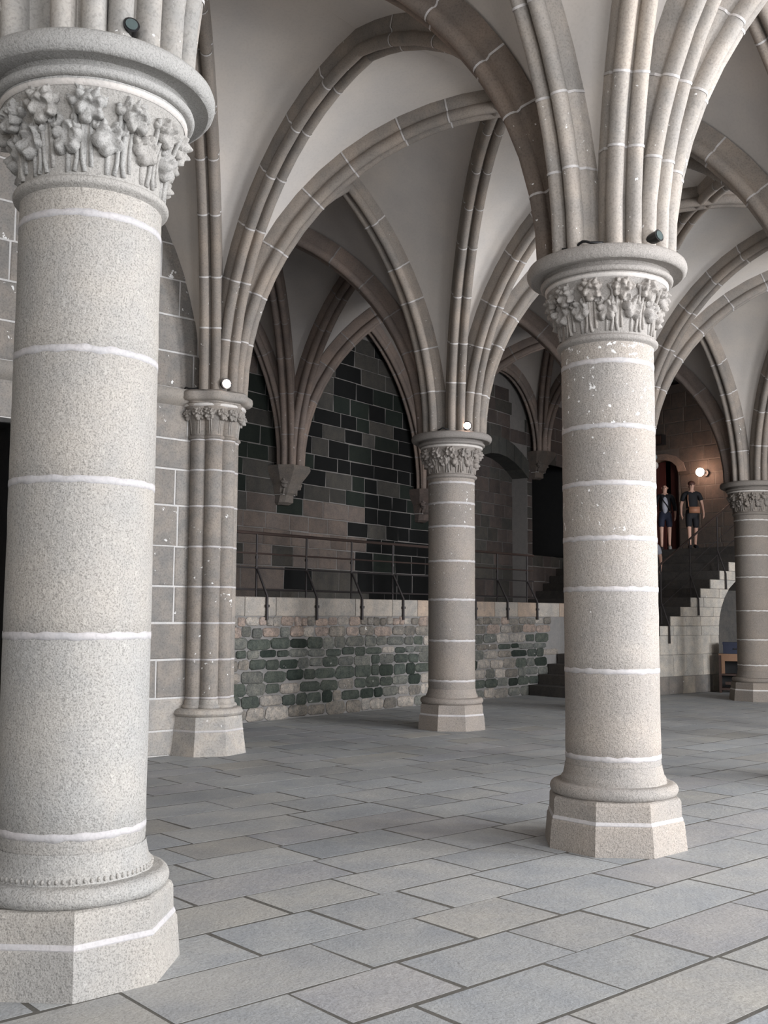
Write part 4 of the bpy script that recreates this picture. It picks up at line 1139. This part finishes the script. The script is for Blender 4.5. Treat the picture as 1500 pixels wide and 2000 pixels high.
# ------------------------------------------------------------------ visitors
def skin_obj(name, verts, edges, radii, mat, parent, root=0, sub=1):
    me = bpy.data.meshes.new(name); base = Vector((0, 0, 0))
    me.from_pydata([tuple(v) for v in verts], edges, []); me.materials.append(mat)
    o = bpy.data.objects.new(name, me); COL.objects.link(o)
    md = o.modifiers.new('skin', 'SKIN'); md.use_smooth_shade = True
    for i, r in enumerate(radii):
        sv = me.skin_vertices[0].data[i]
        sv.radius = (r, r) if not isinstance(r, tuple) else r
        sv.use_root = (i == root)
    s = o.modifiers.new('subdivision', 'SUBSURF'); s.levels = sub; s.render_levels = sub
    o.parent = parent
    return o
def person(loc, face, label, pose):
    """pose: dict of stride, arms, clothes"""
    t = thing('person', loc, label, 'person')
    t.rotation_euler = (0, 0, face); t.scale = (.93, .93, .93)          # local +y is the way the person faces
    st = pose.get('stride', 0.0); sw = pose.get('swing', 0.0)
    J = {'pelvis': (0, 0, .93), 'waist': (0, 0, 1.08), 'chest': (0, .0, 1.28), 'collar': (0, -.01, 1.42), 'neck': (0, 0, 1.49), 'jaw': (0, .025, 1.55), 'head': (0, .02, 1.625), 'crown': (0, .005, 1.70)}
    Rr = {'pelvis': (.155, .11), 'waist': (.135, .10), 'chest': (.165, .115), 'collar': (.10, .075), 'neck': (.055, .055), 'jaw': (.062, .068), 'head': (.078, .092), 'crown': (.05, .06)}
    E_ = [('pelvis', 'waist'), ('waist', 'chest'), ('chest', 'collar'), ('collar', 'neck'), ('neck', 'jaw'), ('jaw', 'head'), ('head', 'crown')]
    for sd, nm in ((-1, 'l'), (1, 'r')):
        f = st * sd; a = -sw * sd
        J.update({'hip' + nm: (.095 * sd, f * .12, .86), 'knee' + nm: (.10 * sd, f * .55 + .03, .49), 'ankle' + nm: (.10 * sd, f * (1.0 if f > 0 else 1.15), .09 + (.04 if f < 0 else 0)), 'toe' + nm: (.11 * sd, f + .15, .035)})
        Rr.update({'hip' + nm: .085, 'knee' + nm: .056, 'ankle' + nm: .038, 'toe' + nm: .034})
        E_ += [('pelvis', 'hip' + nm), ('hip' + nm, 'knee' + nm), ('knee' + nm, 'ankle' + nm), ('ankle' + nm, 'toe' + nm)]
        J.update({'sh' + nm: (.185 * sd, 0, 1.40), 'el' + nm: (.25 * sd, a * .5 - .03, 1.13), 'wr' + nm: (.255 * sd, a + .06, .90), 'palm' + nm: (.25 * sd, a + .085, .83)})
        Rr.update({'sh' + nm: .058, 'el' + nm: .042, 'wr' + nm: .028, 'palm' + nm: (.034, .018)})
        E_ += [('collar', 'sh' + nm), ('sh' + nm, 'el' + nm), ('el' + nm, 'wr' + nm), ('wr' + nm, 'palm' + nm)]
        for k in range(4):
            dy = -.03 + .02 * k
            J['f%d%s' % (k, nm)] = (.245 * sd, a + .09 + dy, .775); J['g%d%s' % (k, nm)] = (.23 * sd, a + .10 + dy, .745 + .008 * abs(k - 1))
            Rr['f%d%s' % (k, nm)] = .0085; Rr['g%d%s' % (k, nm)] = .0075
            E_ += [('palm' + nm, 'f%d%s' % (k, nm)), ('f%d%s' % (k, nm), 'g%d%s' % (k, nm))]
        J['th' + nm] = (.235 * sd, a + .125, .81); Rr['th' + nm] = .0095; J['ti' + nm] = (.225 * sd, a + .14, .78); Rr['ti' + nm] = .008
        E_ += [('palm' + nm, 'th' + nm), ('th' + nm, 'ti' + nm)]
    keys = list(J); ix = {k: i for i, k in enumerate(keys)}
    skin_obj('body', [J[k] for k in keys], [(ix[a], ix[b]) for a, b in E_], [Rr[k] for k in keys], SKIN, t)
    def garment(name, spec, mat, grow):
        ks = []; ed = []
        for a, b in spec:
            for k in (a, b):
                if k not in ks: ks.append(k)
            ed.append((ks.index(a), ks.index(b)))
        rr = []
        for k in ks:
            r = Rr[k] if k in Rr else EX[k][1]
            rr.append(tuple(x + grow for x in r) if isinstance(r, tuple) else r + grow)
        return skin_obj(name, [J[k] if k in J else EX[k][0] for k in ks], ed, rr, mat, t)
    EX = {}
    def mix(a, b, u): return tuple(J[a][i] * (1 - u) + J[b][i] * u for i in range(3))
    for nm in 'lr':
        sl = pose.get('sleeve', .6)
        if sl <= 1: EX['cuff' + nm] = (mix('sh' + nm, 'el' + nm, sl), .056)
        else: EX['cuff' + nm] = (mix('el' + nm, 'wr' + nm, sl - 1), .042)
        EX['hem' + nm] = (mix('hip' + nm, 'knee' + nm, pose.get('short', .95)), .075)
    EX['hem'] = ((0, 0, pose.get('hem', .90)), (.17, .12))
    arms = []
    for nm in 'lr':
        if pose.get('sleeve', .6) > 1: arms += [('collar', 'sh' + nm), ('sh' + nm, 'el' + nm), ('el' + nm, 'cuff' + nm)]
        else: arms += [('collar', 'sh' + nm), ('sh' + nm, 'cuff' + nm)]
    garment('top', [('hem', 'waist'), ('waist', 'chest'), ('chest', 'collar')] + arms, pose['top'], .014)
    garment('shorts', [('waist', 'pelvis'), ('pelvis', 'hipl'), ('pelvis', 'hipr'), ('hipl', 'heml'), ('hipr', 'hemr')], pose['bottom'], .012)
    for nm in 'lr':
        a = J['ankle' + nm]; b = J['toe' + nm]
        mb = MB(); mb.tube([(a[0], a[1] - .05, .04 + a[2] - .09), (a[0], a[1] + .03, .045 + a[2] - .09), (b[0], b[1] + .02, .035), (b[0], b[1] + .06, .028)], [.035, .05, .045, .02], 10)
        o = mb.out('shoe', pose['shoe' + nm], t, smooth=True); o.location = (0, 0, 0)
        for v in o.data.vertices: v.co += org(t)
    def local(mb, name, mat):
        o = mb.out(name, mat, t, smooth=True)
        for v in o.data.vertices: v.co += org(t)
        return o
    # face and hair
    local(MB().ball((0, .10, 1.615), .016, 8, 6, (.8, 1.1, 1.4)), 'nose', SKIN)
    for sx in (-1, 1):
        local(MB().ball((.03 * sx, .088, 1.640), .010, 8, 5), 'eye', BLACK)
        local(MB().ball((.082 * sx, .015, 1.625), .022, 8, 5, (.4, .8, 1.3)), 'ear', SKIN)
    local(MB().tube([(-.022, .092, 1.572), (0, .097, 1.570), (.022, .092, 1.572)], .006, 6), 'mouth', TAN)
    if pose.get('hair'):
        hb = MB()
        hb.ball((0, -.005, 1.665), .098, 14, 9, (.92, 1.05, .8), .25, 3)
        hb.ball((0, -.05, 1.62), .075, 12, 8, (1.05, .8, 1.1), .25, 4)
        o = local(hb, 'hair', HAIR)
    if pose.get('inner'):
        local(MB().ball((0, .075, 1.17), .16, 12, 8, (.55, .50, 1.45)), 'shirt_front', pose['inner'])
    if pose.get('bag'):
        mb = MB(); mb.box(-.16, .10, .13, .19, .90, 1.06); local(mb, 'shoulder_bag', pose['bag'])
        local(MB().tube([(.10, .14, 1.05), (.12, .13, 1.25), (.10, .05, 1.45), (-.02, -.12, 1.40), (-.16, -.1, 1.1), (-.16, .14, 1.04)], .012, 6), 'bag_strap', pose.get('strap', TAN))
    elif pose.get('strapx'):
        local(MB().tube([(.10, .05, 1.45), (.05, .16, 1.30), (-.08, .165, 1.12), (-.17, .08, .98)], .014, 6), 'strap', CLB)
    return t
def PPL(b, run):
    """a spot on the landing: run along the stair, bearing b fixes how far back from its outer edge"""
    k = (b - 750) / 2083.5 * .9955
    p = ST0 + SD * run
    w = (p.x - k * p.y) / (SN.x - k * SN.y)
    q = p - SN * w
    return q.x, q.y
person((*PPL(1304, 5.62), DZ), R(180) - .25, 'visitor in open black jacket, pale shirt and dark shorts on the landing', dict(stride=.05, swing=.04, sleeve=1.6, short=.8, hem=.84, top=CLB, bottom=CLN, shoel=SHOE, shoer=CLB, inner=CLW, strapx=True))
person((*PPL(1357, 5.62), DZ), R(180) - .1, 'visitor in black with a tan bag across the front striding on the landing', dict(stride=.17, swing=.12, sleeve=.7, short=.95, hem=.86, top=CLB, bottom=CLB, shoel=CLB, shoer=CLB, hair=True, bag=TAN))
person((5.72, 22.95, 9 * RISE), R(180) - .3, 'visitor in a pale top on the stairs almost wholly behind the flaked column', dict(stride=.04, swing=.05, sleeve=.8, short=.9, hem=.86, top=CLW, bottom=CLN, shoel=SHOE, shoer=SHOE, hair=True))
print('blocks', nblk, 'rubble', nr, 'flags', len(vis), len(flags))
